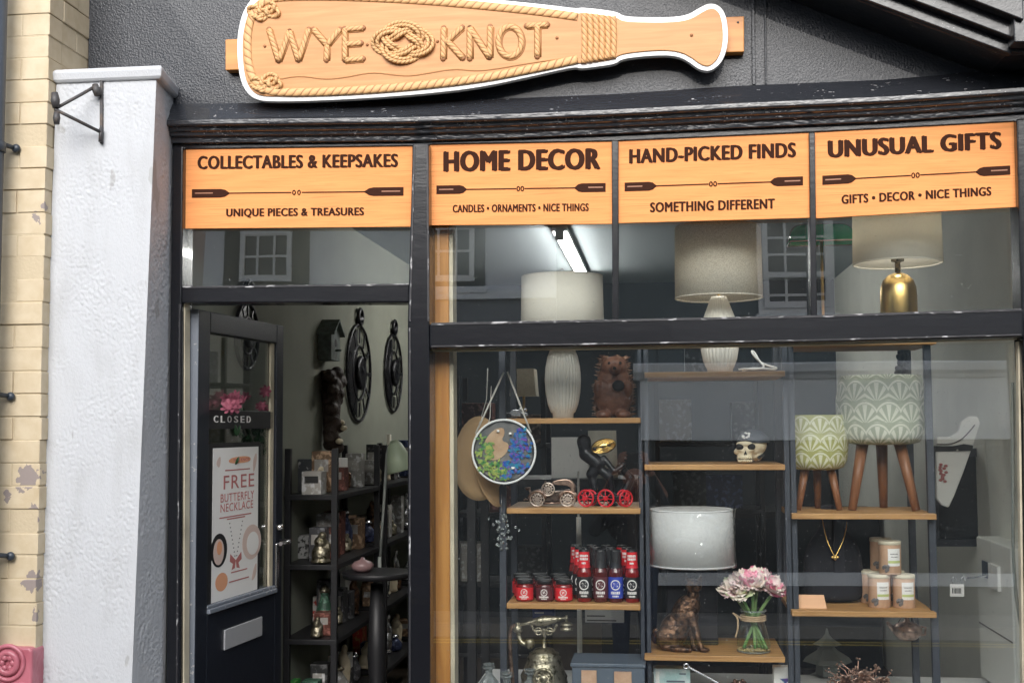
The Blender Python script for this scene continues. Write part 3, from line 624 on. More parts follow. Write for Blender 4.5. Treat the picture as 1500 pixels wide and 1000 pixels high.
m.face([m.bm.verts.new(p) for p in (TLp, TLb, BLb, BLp)])
m.build('shaft', 'pier', wp)
zc_ = TLp.z
cp = [P(77, 119, -.295), P(236, 119, -.295)]; x0, x1 = cp[0].x, cp[1].x; zz = cp[0].z; xb_ = P(258, 130, -.05).x
m = MB()
def capring(e, z): return [V((x0-e, -.295-e, z)), V((x1+e*.8, -.295-e, z)), V((xb_+e, -.03, z+(.0))), V((x0-e, -.03, z))]
m.rings([capring(-.008, zz-.006), capring(0, zz+.004), capring(.004, zz+.030), capring(-.004, zz+.042), capring(-.03, zz+.050)], False, True, False)
m.build('cap', 'pier', wp, bev=.004)
# iron bracket on the pier
ib = thing('iron_bracket', 'rusty triangular iron bracket fixed near the top of the white pier', 'bracket', P(148, 160, -.30))
m = MB(); m.slab([P(146, 118, -.29), P(150, 118, -.29), P(150, 210, -.29), P(146, 210, -.29)], (0, .012, 0)); m.build('back_plate', 'iron', ib)
ap = P(80, 160, -.42)
m = MB(); m.tube([P(141, 126, -.30), P(120, 138, -.35), ap], .006, 8); m.tube([P(148, 194, -.30), P(110, 175, -.37), ap], .0065, 8); m.cyl(P(148, 188, -.30), P(147, 208, -.30), .007); m.build('arm', 'iron', ib)
for a, b, r in (((80, 136), (82, 158), .016), ((83, 164), (83, 182), .013), ((139, 124), (143, 140), .015)):
    Y = -.42 if a[0] < 100 else -.305
    m = MB(); m.tube([P(*a, Y), P((a[0]+b[0])/2, (a[1]+b[1])/2, Y), P(*b, Y)], [r*.7, r, r*.75], 12); m.build('insulator', 'iron', ib)
xn = P(1655, 600, 0).x
nb = thing('neighbour_house', 'pale rendered house wall joining the right end of the shop front', 'house', (xn, 0, 0))
MB().box(xn, 12, .02, 6, -.05, 7.5).build('wall', 'render', nb); MB().box(xn, 12, -.02, .02, -.05, .5).build('plinth', 'slate', nb)
# ================================================================== SIGN BOARDS
def board(label, corners, title, tb, sub, sb, bold):
    t = thing('sign_board', label, 'sign', P(sum(c[0] for c in corners)/4, corners[2][1], -.02), 'orange sign boards across the shop window')
    YB_ = -.024; TL, TR, BR, BL = [P(x, y, YB_) for x, y in corners]
    MB().slab([TL, TR, BR, BL], (0, .012, 0)).build('panel', 'board', t, bev=.0015)
    def f(u, v, w): return TL.lerp(TR, u).lerp(BL.lerp(BR, u), v)+V((0, -w, 0))
    for txt, (u0, u1, v0, v1), bd in ((title, tb, bold*1.5), (sub, sb, .055)):
        m = MB(); add_text(m, txt, lambda u, v, w: f(u0+(u1-u0)*u, v1+(v0-v1)*v, .0003+w*.0012), bd); m.build('lettering', 'brown', t)
    asp = (TR-TL).length/(TL-BL).length
    for s in (0, 1):
        q = lambda u, v, w=0: f(1-u if s else u, v, w)
        e = MB(); vc = .567; pts = [(.036, vc-.053), (.165, vc-.053), (.185, vc-.042), (.207, vc), (.185, vc+.042), (.165, vc+.053), (.036, vc+.053)]
        e.slab([q(u, v, .0003) for u, v in pts], (0, -.001, 0))
        e.slab([q(u, v, .0003) for u, v in [(.2, vc-.007), (.477, vc-.007), (.477, vc+.007), (.2, vc+.007)]], (0, -.001, 0))
        cu = .489; r = .026
        e.tube([q(cu+r*.62/asp*math.cos(2*PI*k/20), vc+r*math.sin(2*PI*k/20), .001) for k in range(20)], .0021, 6, True)
        eo = e.build('paddle_emblem', 'brown', t)
        e = MB(); e.slab([q(u, v, .0016) for u, v in [(.05, vc-.01), (.13, vc-.010), (.13, vc+.004), (.05, vc+.004)]], (0, -.0004, 0)); e.build('blade_groove', 'brownline', eo)
board('orange sign board reading COLLECTABLES & KEEPSAKES above the shop door', [(270, 217), (604, 213), (603, 332), (269, 335)], 'COLLECTABLES & KEEPSAKES', (.06, .94, .105, .265), 'UNIQUE PIECES & TREASURES', (.19, .795, .76, .873), .042)
board('orange sign board reading HOME DECOR above the left end of the window', [(630, 211), (897, 205), (897, 328), (630, 330)], 'HOME DECOR', (.074, .937, .10, .345), 'CANDLES • ORNAMENTS • NICE THINGS', (.126, .873, .755, .845), .05)
board('orange sign board reading HAND-PICKED FINDS in the middle of the window', [(905, 206), (1186, 194), (1187, 319), (905, 327)], 'HAND-PICKED FINDS', (.06, .93, .115, .285), 'SOMETHING DIFFERENT', (.17, .82, .765, .88), .045)
board('orange sign board reading UNUSUAL GIFTS at the right end of the window', [(1193, 193), (1489, 178), (1492, 303), (1195, 320)], 'UNUSUAL GIFTS', (.065, .925, .115, .31), 'GIFTS • DECOR • NICE THINGS', (.13, .87, .75, .85), .05)
# ================================================================== PADDLE SIGN
YP = -.125
ps = thing('paddle_sign', 'large wooden paddle shaped shop sign reading WYE KNOT with rope edging', 'sign', P(700, 140, -.1))
def Q(x, y, d=0): return P(x, y, YP-d)
outl = [(347, 62), (350, 38), (357, 14), (372, -6), (395, -14), (470, -17), (560, -15), (650, -8), (728, 0), (800, 7), (845, 13), (852, 11), (880, 14), (905, 18), (913, 24), (940, 25.5), (985, 25.5), (1008, 22), (1024, 12), (1038, 5), (1052, 7), (1063, 20), (1067, 48), (1065, 72), (1058, 90), (1047, 101), (1036, 105), (1022, 101), (1008, 90), (993, 83), (972, 81), (940, 83), (910, 87), (902, 94), (875, 98), (850, 101), (842, 98), (780, 112), (700, 129), (620, 138), (540, 144), (460, 148), (400, 149), (376, 147), (361, 136), (352, 118), (348, 92)]
oo = chaikin(outl, 2)
MB().slab([Q(x, y) for x, y in oo], (0, .028, 0)).build('backing', 'whitesign', ps, bev=.002)
ii = chaikin(inset(outl, 7.5), 2)
MB().slab([Q(x, y, .006) for x, y in ii], (0, .0055, 0)).build('face', 'paddle', ps, bev=.002)
MB().slab([P(330, 58, -.075), P(1090, 24, -.075), P(1090, 76, -.075), P(330, 103, -.075)], (0, .045, 0)).build('batten', 'batten', ps, bev=.003)
for px, py in ((1081, 33),):
    MB().ell(P(px, py, -.076), (.004, .003, .004)).build('screw', 'iron', ps)
kq = K(YP)
def rope(pts, rpx, name='rope', mat='rope', n=12, closed=False, d=.007, flat=.42): return MB().tube([Q(x, y, d) for x, y in pts], rpx*kq, n, closed, flat, (0, 1, 0)).build(name, mat, ps)
rope(chaikin([(846, 25), (780, 16), (700, 8), (620, 1), (520, -4), (440, -5), (392, -2), (372, 14), (364, 40), (362, 68), (364, 96), (372, 120), (388, 133), (420, 136), (500, 134), (600, 127), (700, 116), (780, 101), (846, 87)], 2, False), 6.2, 'edge_rope')
for cx, cy in ((383, 16), (386, 121)):                        # knots in the two corners
    m = MB()
    for k, (dx, dy, rx, ry, ro) in enumerate(((-9, 2, 11, 7, .5), (8, -3, 12, 8, -.5), (16, 2, 9, 7, .3), (1, 6, 9, 7, -.2))):
        m.tube([Q(cx+dx+rx*math.cos(t)*math.cos(ro)-ry*math.sin(t)*math.sin(ro), cy+dy+rx*math.cos(t)*math.sin(ro)+ry*math.sin(t)*math.cos(ro), .009+.005*math.sin(2*t+k)) for t in [2*PI*i/28 for i in range(28)]], 3.2*kq, 10, True)
    m.build('corner_knot', 'rope', ps)
for i in range(6):                                            # binding round the throat
    x = 856+i*8.6; y0, y1 = 20+i*1.0, 93-i*1.5
    rope([(x+1.5*math.sin(t*PI)-1, y0+(y1-y0)*t) for t in [k/14 for k in range(15)]], 4.6, 'binding_rope', 'ropel', d=.006, flat=.7)
L = {'W': [[(394, 43), (408, 89)], [(408, 89), (424, 46)], [(424, 46), (437, 88)], [(437, 88), (452, 43)]], 'Y': [[(459, 43), (479, 66)], [(498, 43), (479, 66)], [(479, 66), (478, 88)]],
     'E': [[(505, 42), (505, 88)], [(505, 43), (532, 41)], [(505, 65), (529, 63)], [(505, 88), (532, 86)]], 'K': [[(650, 41), (649, 86)], [(677, 40), (652, 63)], [(655, 60), (678, 85)]],
     'N': [[(688, 86), (688, 41)], [(688, 41), (717, 84)], [(717, 84), (718, 39)]], 'T': [[(771, 38), (802, 36)], [(787, 38), (787, 83)]]}
for ch, strokes in L.items():
    m = MB()
    for a, b in strokes:
        pts = [(a[0]+(b[0]-a[0])*t, a[1]+(b[1]-a[1])*t) for t in [k/8 for k in range(9)]]
        pp_ = [Q(x, y, .009) for x, y in pts]; m.tube(pp_, 4.1*kq, 12, False, .5, (0, 1, 0))
        for e in (pp_[0], pp_[-1]): m.ell(e, (4.1*kq, 2.05*kq, 4.1*kq), 12, 8)
    m.build('letter', 'ropel', ps)
    m = MB()
    for a, b in strokes: m.tube([Q(a[0]+.8, a[1]+1.2, .0065), Q(b[0]+.8, b[1]+1.2, .0065)], 5.6*kq, 12, False, .12, (0, 1, 0))
    m.build('letter_outline', 'groove', ps)  # brown outline edging the rope letter
rope([(747.8+17*math.cos(2*PI*k/32), 62.2+22*math.sin(2*PI*k/32)) for k in range(32)], 5.6, 'letter_outline', 'groove', closed=True, d=.0065, flat=.12)
rope([(747+17*math.cos(2*PI*k/32), 61+22*math.sin(2*PI*k/32)) for k in range(32)], 4.1, 'letter', 'ropel', closed=True, d=.009, flat=.5)
for off in (-2.9, 2.9):                                       # doubled mat knot between the words
    pts = []
    for k in range(140):
        t = 2*PI*k/140; r = 1+.42*math.cos(4*t); a = 3*t
        d = .013+.007*math.sin(8*t+.3)
        x, y = math.cos(a)*r/1.42, math.sin(a)*r/1.42; nl = math.hypot(x, y)
        s = 1+off/(nl*34)
        pts.append(Q(590+41*x*s, 62+27*y*s, d))
    MB().tube(pts, 3.1*kq, 10, True).build('knot', 'rope', ps)
for x, y in ((388, 68), (538, 66), (641, 61), (816, 56), (1013, 52)):
    m = MB(); m.ell(Q(x, y, .006), (2.4*kq, .006, 2.4*kq)); m.build('peg', 'rope', ps)
MB().tube([Q(x, y, .0065) for x, y in chaikin([(405, 117), (440, 111), (475, 117), (505, 114), (545, 106), (575, 110), (600, 112), (625, 108), (665, 101), (700, 105), (735, 100), (775, 93), (840, 84)], 2, False)], .9*kq, 6, False, .6, (0, 1, 0)).build('carved_line', 'groove', ps)
# ================================================================== SHELF UNITS IN THE WINDOW
Y0, DEP = .25, .40
def shelf_unit(label, x0, x1, ys, pr, ztop, cross=True):
    pl_ = P(x0, 800, Y0); pr_ = P(x1, 800, Y0)
    t = thing('shelf_unit', label, 'shelves', ((pl_.x+pr_.x)/2, Y0+DEP/2, .53), 'shelf units in the shop window')
    zs = []
    for y in ys:
        a = P((x0+x1)/2, y, Y0); zs.append(a.z)
        MB().box(P(x0, y, Y0).x, P(x1, y, Y0).x, Y0, Y0+DEP, a.z-.021, a.z).build('shelf', 'oak', t, bev=.0025)
    w = .026
    for x in pr:
        xx = P(x, 800, Y0+.05).x
        for yy in (Y0+.04, Y0+DEP+.002):
            MB().box(xx-w/2, xx+w/2, yy, yy+w, .53, ztop).build('post', 'char', t, bev=.002)
    return zs
zL = shelf_unit('dark post shelf unit holding sauce bottles, copper car and hedgehog', 742, 938, (612, 744, 884), (737, 942), 2.0)
zM = shelf_unit('dark post shelf unit holding the skull, wrapped lampshade and pink flowers', 944, 1150, (544, 680, 960), (947, 1156), 2.0)
zR = shelf_unit('dark post shelf unit holding two footed planters and candle tins', 1160, 1372, (497, 752, 895), (1163, 1366), 2.0)
DK = .531
def X(px, Y, py=700): return P(px, py, Y).x
def bars_on(mb, c, w, rows, h): pass
# ------------------------------------------------------------------ lamps
def ribs(n, a): return lambda th, z: 1+a*abs(math.sin(n*th/2))
def drum(mb, r0, r1, z0, z1, n=48):
    mb.lathe([(r0, z0), (r1, z1)], n=n, caps=False); return mb
def table_lamp(label, px, Y, z, prof, rb, shade, smat, bmat, gname='table_lamp', extra=None, glow=0):
    k = K(Y); t = thing(gname, label, 'lamp', (X(px, Y, 500), Y, z), None); L0 = V(t.location); t.location = (0, 0, 0)
    MB().lathe([(r*k, h*k) for r, h in prof], n=180, rf=rb).build('base', bmat, t)
    r0, r1, h0, h1 = [q*k for q in shade]
    sh = drum(MB(), r0, r1, h0, h1).build('shade', smat, t, solid=.003)
    m = MB()
    for r, h in ((r0, h0), (r1, h1)): m.tube([(math.cos(2*PI*i/48)*r, math.sin(2*PI*i/48)*r, h) for i in range(48)], .003, 8, True)
    m.build('trim', smat, sh)
    m = MB(); m.cyl((0, 0, prof[-1][1]*k-.005), (0, 0, h1-.01), .005)
    for a in range(3): m.cyl((0, 0, h1-.012), (math.cos(a*2.09)*r1, math.sin(a*2.09)*r1, h1-.004), .0018, n=6)
    m.build('stem', 'brass', t)
    if glow:
        MB().ell((0, 0, (h0+h1)/2), (.03, .03, .036)).build('added_bulb', emis('added_bulb_glow', (1, .96, .88), glow), t)  # unseen bulb added to brighten the shade from inside
    if extra: extra(t, k)
    t.location = L0; return t
vaseA = [(14, 0), (14.5, 7), (17, 9), (21, 20), (24, 38), (25, 56), (24, 74), (21, 90), (16, 104), (11, 113), (9, 118)]
def finial(t, k): MB().tube([(math.cos(q)*.008, 0, 212*k+.012+math.sin(q)*.010) for q in [2*PI*i/16 for i in range(16)]], .0018, 6, True).build('finial', 'silver', t)
table_lamp('white ribbed ceramic table lamp with cream drum shade on the top left shelf', 824, .33, zL[0], vaseA, ribs(30, .07), (61, 59.5, 113, 208), 'shade', 'ceramic', extra=finial)
vaseB = [(17, 0), (17.5, 5), (19, 7), (23, 18), (25.5, 32), (27, 46), (26, 62), (22, 78), (17, 92), (12.5, 105), (10, 110)]
table_lamp('white ribbed table lamp with oatmeal drum shade on the middle top shelf', 1054, .33, zM[0], vaseB, ribs(30, .06), (62.5, 61.5, 108, 211), 'shadeb', 'ceramic', glow=10)
def neck(t, k): MB().lathe([(4*k, 96*k), (4*k, 112*k), (9*k, 113*k), (9*k, 118*k), (4*k, 119*k)], n=20).build('neck', 'oldbrass', t)
table_lamp('brass dome based table lamp with plain cream shade at the right', 1318, .33, zR[0], [(24, 0), (25.5, 2), (25.5, 62), (24.5, 76), (21, 86), (14, 93), (5, 97)], None, (61.5, 60, 110, 200), 'shade', 'brass', extra=neck, glow=22)
# bankers lamp
Yb = 0.53; k = K(Yb); t = thing('bankers_lamp', 'green glass bankers lamp on a brass stem behind the glazing bar', 'lamp', (X(1203, Yb, 345), Yb, zR[0]))
cz = P(1203, 356, Yb).z; cx = t.location.x; hw = 46*k; rr = 27*k
m = MB(); m.grid(lambda u, v: V((cx+(u*2-1)*hw*(1-.0*v), Yb+math.cos(PI*v)*rr*.9, cz+math.sin(PI*v)*rr*max(.02, 1-abs(2*u-1)**7)**.5)), 40, 16)
sh = m.build('shade', 'greeng', t, solid=.004)
m = MB(); e = [(-1, -.9), (1, -.9), (1, .9), (-1, .9)]
m.tube([(cx+a*hw, Yb+b*rr, cz) for a, b in e], .003, 8, True)
m.tube([(cx+(u*2-1)*hw, Yb-rr*.9, cz+.001) for u in (0, 1)], .0035, 8); m.tube([(cx+(u/20-1)*hw, Yb-.0, cz+rr*max(.02, 1-abs(u/20-1)**7)**.5+.002) for u in range(41)], .003, 6); m.build('rim', 'silver', sh)
m = MB(); m.cyl((cx, Yb, zR[0]+.012), (cx, Yb, cz+rr*.9), .006); m.lathe([(.055, 0), (.055, .008), (.03, .014), (.01, .024)], (cx, Yb, zR[0]), 28); m.cyl((cx+hw-.004, Yb, cz+.02), (cx+hw+.02, Yb, cz+.02), .006); m.build('stand', 'brass', t)
# strip light in the room
t = thing('strip_light', 'lit white fluorescent strip light on the shop ceiling', 'light', (-.58, 3.9, ZC-.04))
xs_ = P(838, 372, 3.7).x
za = ZC-.05
MB().box(xs_-.045, xs_+.045, 2.65, 4.75, ZC-.03, ZC-.002).build('batten', 'white', t)
MB().cyl((xs_, 2.68, ZC-.055), (xs_, 4.72, ZC-.055), .022, n=14).build('tube', 'tube', t)
m = MB(); m.box(xs_-.025, xs_+.025, 2.64, 2.68, ZC-.085, ZC-.028); m.box(xs_-.025, xs_+.025, 4.72, 4.76, ZC-.085, ZC-.028); m.build('end_cap', 'white', t)
# cable coil by lamp
Yc = 0.34; t = thing('cable_coil', 'coiled white cable lying on the top middle shelf by the lamp', 'cable', (X(1110, Yc, 540), Yc, zM[0])); k = K(Yc); c = V(t.location)+V((0, 0, .006))
m = MB()
pts = [c+V((-22*k, 0, 0)), c+V((-10*k, -.03, 3*k)), c+V((8*k, -.04, 2*k)), c+V((24*k, -.02, 1*k)), c+V((28*k, .01, 4*k)), c+V((16*k, .03, 7*k)), c+V((4*k, .01, 12*k)), c+V((-6*k, -.01, 22*k)), c+V((-9*k, -.0, 29*k)), c+V((-4*k, .01, 27*k)), c+V((2*k, 0, 14*k)), c+V((10*k, -.02, 5*k)), c+V((0, -.05, 1*k)), c+V((-18*k, -.04, 2*k)), c+V((-26*k, .02, 2*k))]
m.tube(smoothpath(pts, 3), .004, 8); m.build('cable', 'cable', t)
# ------------------------------------------------------------------ hedgehog
Yh = 0.37; k = K(Yh); t = thing('hedgehog_figure', 'brown hedgehog figurine standing upright on the top left shelf', 'figurine', (X(899, Yh, 600), Yh, zL[0])); c = V(t.location)
def EP(mb, x, y, z, rx, ry, rz): mb.ell(c+V((x*k, y*k, z*k)), (rx*k, ry*k, rz*k), 20, 14)
m = MB(); EP(m, 0, 0, 32, 29, 24, 30); EP(m, 0, 0, 55, 24, 20, 24); EP(m, 1, -6, 74, 19, 18, 16); EP(m, 3, -22, 70, 8, 11, 7); EP(m, 3, -32, 70, 4, 4, 4)
for s in (-1, 1): EP(m, 13*s, -2, 85, 4.5, 4, 4.5); EP(m, 14*s, -14, 5, 12, 14, 7); EP(m, 22*s, -14, 42, 7, 9, 12)
EP(m, 6, -24, 44, 7, 6, 6); m.build('body', 'hog', t, remesh=.004)
m = MB()
random.seed(3)
for i in range(420):
    th = random.uniform(-1.35, 1.35); z = random.uniform(4, 92); r = (31 if z < 45 else 31-(z-45)*.22)
    if z > 80: th *= .9
    a = th+PI/2; p = c+V((math.cos(a)*r*.95*k, math.sin(a)*r*.75*k+2*k, z*k)); d = V((math.cos(a), math.sin(a)*.8, random.uniform(-.1, .5))).normalized()
    m.cyl(p-d*3*k, p+d*random.uniform(4, 7)*k, 1.5*k, .15*k, 5)
m.build('quills', 'quill', t)
m = MB(); EP(m, 3, -35, 71, 2.6, 2, 2.4)
for s in (-1, 1): EP(m, 3+8*s, -22, 79, 2, 2, 2.3)
m.build('eyes_and_nose', 'dark', t)
m = MB(); EP(m, 8, -30, 46, 9, 5, 8); m.build('acorn', 'dark', t)
# chrome trinket beside lamp
Yt = 0.37; k = K(Yt); t = thing('chrome_toy_car', 'small shiny chrome toy car at the left end of the top shelf', 'toy', (X(757, Yt, 608), Yt, zL[0])); c = V(t.location)
m = MB(); m.slab([c+V((x*k, -.02, z*k)) for x, z in ((-17, 3), (17, 3), (17, 8), (8, 9), (4, 13), (-6, 13), (-9, 9), (-17, 8))], (0, .04, 0)); m.build('body', 'silver', t, bev=.002)
for x in (-11, 10):
    m = MB(); m.cyl(c+V((x*k, -.024, 4*k)), c+V((x*k, .024, 4*k)), 4*k, n=16); m.build('wheel', 'blacksatin', t)
m = MB(); m.ell(c+V((13*k, -.01, 13*k)), (3*k,)*3); m.ell(c+V((5*k, 0, 14*k)), (2.4*k,)*3); m.build('driver', 'silver', t)
# ------------------------------------------------------------------ hats
def hat(label, px, py, Y, rx, rz, yaw, mat, tilt=0):
    k = K(Y); t = thing('hat', label, 'hat', P(px, py, Y), 'hats hanging in the window')
    Mr = Matrix.Rotation(math.radians(yaw), 3, 'Z') @ Matrix.Rotation(math.radians(tilt), 3, 'Y')
    def W(x, y, z): return V(t.location)+Mr@V((x, y, z))
    m = MB(); R = rz*k
    m.rings([[W(math.cos(2*PI*i/40)*R*f*rx/rz, -.012*math.sin(4*PI*i/40)*f*f+o, math.sin(2*PI*i/40)*R*f) for i in range(40)] for f, o in ((.5, .0), (.8, .004), (1, -.004), (1.0, .0), (.8, .009), (.5, .005))], False, True)
    m.build('brim', mat, t)
    m = MB(); m.rings([[W(math.cos(2*PI*i/32)*R*f*rx/rz, o, math.sin(2*PI*i/32)*R*f) for i in range(32)] for f, o in ((.56, .0), (.54, .05), (.46, .09), (.25, .10), (.02, .09))], False, True)
    m.build('crown', mat, t)
    m = MB(); m.rings([[W(math.cos(2*PI*i/32)*R*f*rx/rz, o, math.sin(2*PI*i/32)*R*f) for i in range(32)] for f, o in ((.575, .006), (.565, .028))], False, False); m.build('band', 'tanband', t)
    top = W(0, .0, R*.8); MB().tube([top, top+V((.03, 0, .10)), top+V((.035, 0, .22))], .002, 6).build('hanging_loop', 'cord', t)
hat('round tan straw hat hanging on the pine post behind the round glass art', 702, 671, .30, 41, 62, -14, 'straw')
hat('brown felt hat with narrow tilted brim hanging lowest behind the glass art', 718, 690, .27, 24, 54, 30, 'tan', -16)
# ------------------------------------------------------------------ round glass art
Yg = .16; k = K(Yg); c = P(738, 661, Yg); t = thing('glass_art', 'round glass art with moon and blue and green flowers hanging on white cord', 'ornament', c)
def G(x, z, y=0): return c+V((x*k, y, z*k))
m = MB(); m.slab([G(44*math.cos(2*PI*i/48), 44*math.sin(2*PI*i/48)) for i in range(48)], (0, .006, 0)); m.build('disc', 'artglass', t)
m = MB(); m.tube([G(46.5*math.cos(2*PI*i/64), 46.5*math.sin(2*PI*i/64)) for i in range(64)], 1.7*k, 10, True); m.build('white_ring', 'white', t)
m = MB(); o = [G(45.5*math.cos(2*PI*i/120), 45.5*math.sin(2*PI*i/120), -.002) for i in range(120)]; q = [G((41.5+1.8*abs(math.sin(9*PI*i/120)))*math.cos(2*PI*i/120), (41.5+1.8*abs(math.sin(9*PI*i/120)))*math.sin(2*PI*i/120), -.002) for i in range(120)]
o2 = [p+V((0, .005, 0)) for p in o]; q2 = [p+V((0, .005, 0)) for p in q]
m.rings([o, q, q2, o2], True, False, False); m.build('scalloped_edge', 'blacksatin', t)
m = MB(); m.slab([G(x, z, -.003) for x, z in chaikin([(-30, 14), (-16, 32), (0, 36), (2, 26), (-4, 16), (8, 12), (6, 0), (-4, -10), (-18, -14), (-28, -4)], 2)], (0, .004, 0)); m.build('moon_face', 'moon', t)
random.seed(11)
m = MB(); mb_ = MB(); mv = MB()
def petal(mb, x, z, a, L, w, yy):
    ca, sa = math.cos(a), math.sin(a)
    mb.slab([G(x+ca*u*L-sa*v*w, z+sa*u*L+ca*v*w, yy) for u, v in ((0, 0), (.35, .5), (.75, .4), (1, 0), (.75, -.4), (.35, -.5))], (0, .002, 0))
for i in range(170):
    a = random.uniform(2.5, 5.1); r = random.uniform(18, 41); petal(m, r*math.cos(a), r*math.sin(a), random.uniform(0, 6.3), random.uniform(4, 8), 3.4, -.004-random.random()*.005)
for i in range(190):
    a = random.uniform(-1.7, .95); r = random.uniform(14, 41); petal(random.choice((mb_, mv)), r*math.cos(a), r*math.sin(a), random.uniform(0, 6.3), random.uniform(4, 9), 4, -.004-random.random()*.005)
m.build('lime_flowers', 'leafy', t); mb_.build('blue_flowers', 'blue', t); mv.build('violet_flowers', 'violet', t)
m = MB()
for x, z, r in ((14, -24, 3.4), (-8, 30, 2.2), (10, 26, 2.4)): m.lathe([(r*k, -.004), (r*k*.8, .004), (r*k*.3, .005)], G(x, z, -.006), 14)
m.build('white_flowers', 'ink', t)
hk = P(741, 545, Yg)
m = MB(); m.tube([G(-42, 26), hk+V((-.008, 0, 0))], .0035, 8); m.tube([G(40, 28), hk+V((.006, 0, .002))], .0035, 8); m.build('hanging_cord', 'cord', t)
# crystal drop
Yc = 0.29; k = K(Yc); c = P(735, 776, Yc); t = thing('crystal_drop', 'sparkling crystal bead cluster hanging left of the sauce bottles', 'ornament', c)
m = MB(); random.seed(5)
for i in range(60):
    v = V((random.gauss(0, 5), random.gauss(0, 4), random.uniform(-28, 24))); f = 1-abs(v.z)/40; m.ell(c+V((v.x*f*1.8*k, v.y*f*k, v.z*k)), (2.2*k,)*3, 6, 4)
m.build('beads', 'frost', t); MB().cyl(c+V((0, 0, 22*k)), c+V((0, 0, 52*k)), .0015, n=6).build('thread', 'silver', t)
# ------------------------------------------------------------------ copper model car
Yv = 0.37; k = K(Yv); t = thing('copper_model_car', 'copper vintage model car with spoked wheels on the second left shelf', 'model car', (X(807, Yv, 742), Yv, zL[1])); c = V(t.location)
def C(x, y, z): return c+V((x*k, y*k, z*k))
m = MB(); m.slab([C(x, -9, z) for x, z in ((-32, 7), (30, 7), (34, 11), (33, 20), (26, 23), (4, 22), (-2, 17), (-30, 18), (-33, 14))], (0, 18*k, 0)); m.build('body', 'carbody', t, bev=.003)
m = MB(); m.slab([C(x, -9.5, z) for x, z in chaikin([(2, 33), (4, 37), (22, 40), (32, 37), (37, 28), (35, 20), (31, 20), (29, 30), (6, 31)], 2)], (0, 19*k, 0)); m.build('roof', 'copper', t, bev=.003)
m = MB()
for x in (-19, 25):
    for s in (-1, 1): m.tube([C(x+13*math.cos(a), s*11.5, 9+13*math.sin(a)) for a in [PI*(.08+.84*i/10) for i in range(11)]], 2.2*k, 8)
for s in (-1, 1): m.cyl(C(-10, s*12, 5), C(14, s*12, 5), 1.6*k)
m.build('mudguards', 'copper', t)
def wheel(par, p, r, mat, nsp=10, ax=V((0, 1, 0)), name='wheel', th=1.15):
    m = MB(); u = ax.orthogonal().normalized(); w = ax.cross(u)
    for f, tt in (((1, th),) if mat == 'red' else ((1, th), (.62, th*.55))): m.tube([p+(u*math.cos(2*PI*i/28)+w*math.sin(2*PI*i/28))*r*k*f for i in range(28)], tt*k, 8, True)
    for i in range(nsp): m.cyl(p, p+(u*math.cos(2*PI*i/nsp)+w*math.sin(2*PI*i/nsp))*r*k, .7*k, n=6)
    m.cyl(p-ax*2.4*k, p+ax*2.4*k, 3*k); m.build(name, mat, par)
for x in (-19, 25):
    for s in (-1, 1): wheel(t, C(x, s*11, 11), 10.2, 'rim')
wheel(t, C(-3, -12, 25), 9, 'rim', name='spare_wheel')
for s in (-1, 1):
    m = MB(); m.lathe([(1*k, -3*k), (4*k, 0), (4*k, 1*k)], C(-34, s*6, 26), 14); m.cyl(C(-32, s*6, 25), C(-28, s*6, 16), 1*k); m.build('headlamp', 'copper', t)
m = MB(); m.tube([C(-4, -8, 22), C(-8, -8, 36), C(-8, 8, 36), C(-4, 8, 22)], .8*k, 6); m.tube([C(-38, -10, 10), C(-38, 10, 10)], 1.2*k, 6); m.cyl(C(-38, 0, 10), C(-32, 0, 9), 1*k); m.build('windscreen_and_bumper', 'copper', t)
# ------------------------------------------------------------------ red wheeled wagon and black diver figure
Yw = 0.35; k = K(Yw); t = thing('red_wheeled_wagon', 'small black model wagon on bright red spoked wheels', 'model', (X(888, Yw, 742), Yw, zL[1])); c = V(t.location)
m = MB(); m.slab([C(-30, -5, 10), C(30, -5, 10), C(32, -5, 15), C(-32, -5, 15)], (0, 10*k, 0)); m.cyl(C(-30, -9, 11), C(-30, 9, 11), 1.3*k); m.cyl(C(28, -9, 11), C(28, 9, 11), 1.3*k); m.tube([C(-18, 0, 14), C(-6, 0, 22), C(6, 0, 22), C(16, 0, 15)], 2*k, 8); m.build('chassis', 'blackmetal', t, bev=.001)
for p, r in ((C(-29, -9, 12.5), 11.5), (C(0, -11, 12.5), 12), (C(29, -8, 12), 11), (C(-24, 10, 12), 11), (C(24, 10, 12), 11)): wheel(t, p, r, 'red', 7, V((.35, 1, 0)).normalized() if p.x < c.x+20*k else V((-.8, 1, 0)).normalized(), th=1.35)
t = thing('diver_figure', 'black crouching figure with shiny brass helmet on the second left shelf', 'figurine', (X(874, Yw, 742), Yw+.06, zL[1])); c = V(t.location)
def J(x, z, y=0): return C(x, y, z)
m = MB()
for a, ra, b, rb in ((J(-19, 94), 11, J(-16, 74), 9), (J(-16, 76), 11, J(2, 62, -2), 10), (J(2, 62), 9, J(-8, 46), 8.5), (J(-8, 46), 7, J(-4, 24, -3), 5.5), (J(0, 58), 7.5, J(18, 42, -4), 6.5), (J(18, 42, -4), 6, J(22, 22, -3), 5), (J(10, 70, -4), 4.5, J(26, 50, -8), 4), (J(26, 50, -8), 4, J(40, 60, -8), 3.4), (J(-4, 24), 4, J(-1, 2), 4), (J(22, 22), 4, J(22, 2), 4), (J(34, 56), 6, J(50, 40, 2), 6), (J(50, 40, 2), 6, J(40, 20, 2), 7)):
    m.caps_(a, ra*k, b, rb*k, 14)
m.ell(J(0, 1.5), (9*k, 6*k, 3*k)); m.ell(J(22, 1.5), (9*k, 6*k, 3*k))
m.build('body', 'blackmetal', t, remesh=.004)
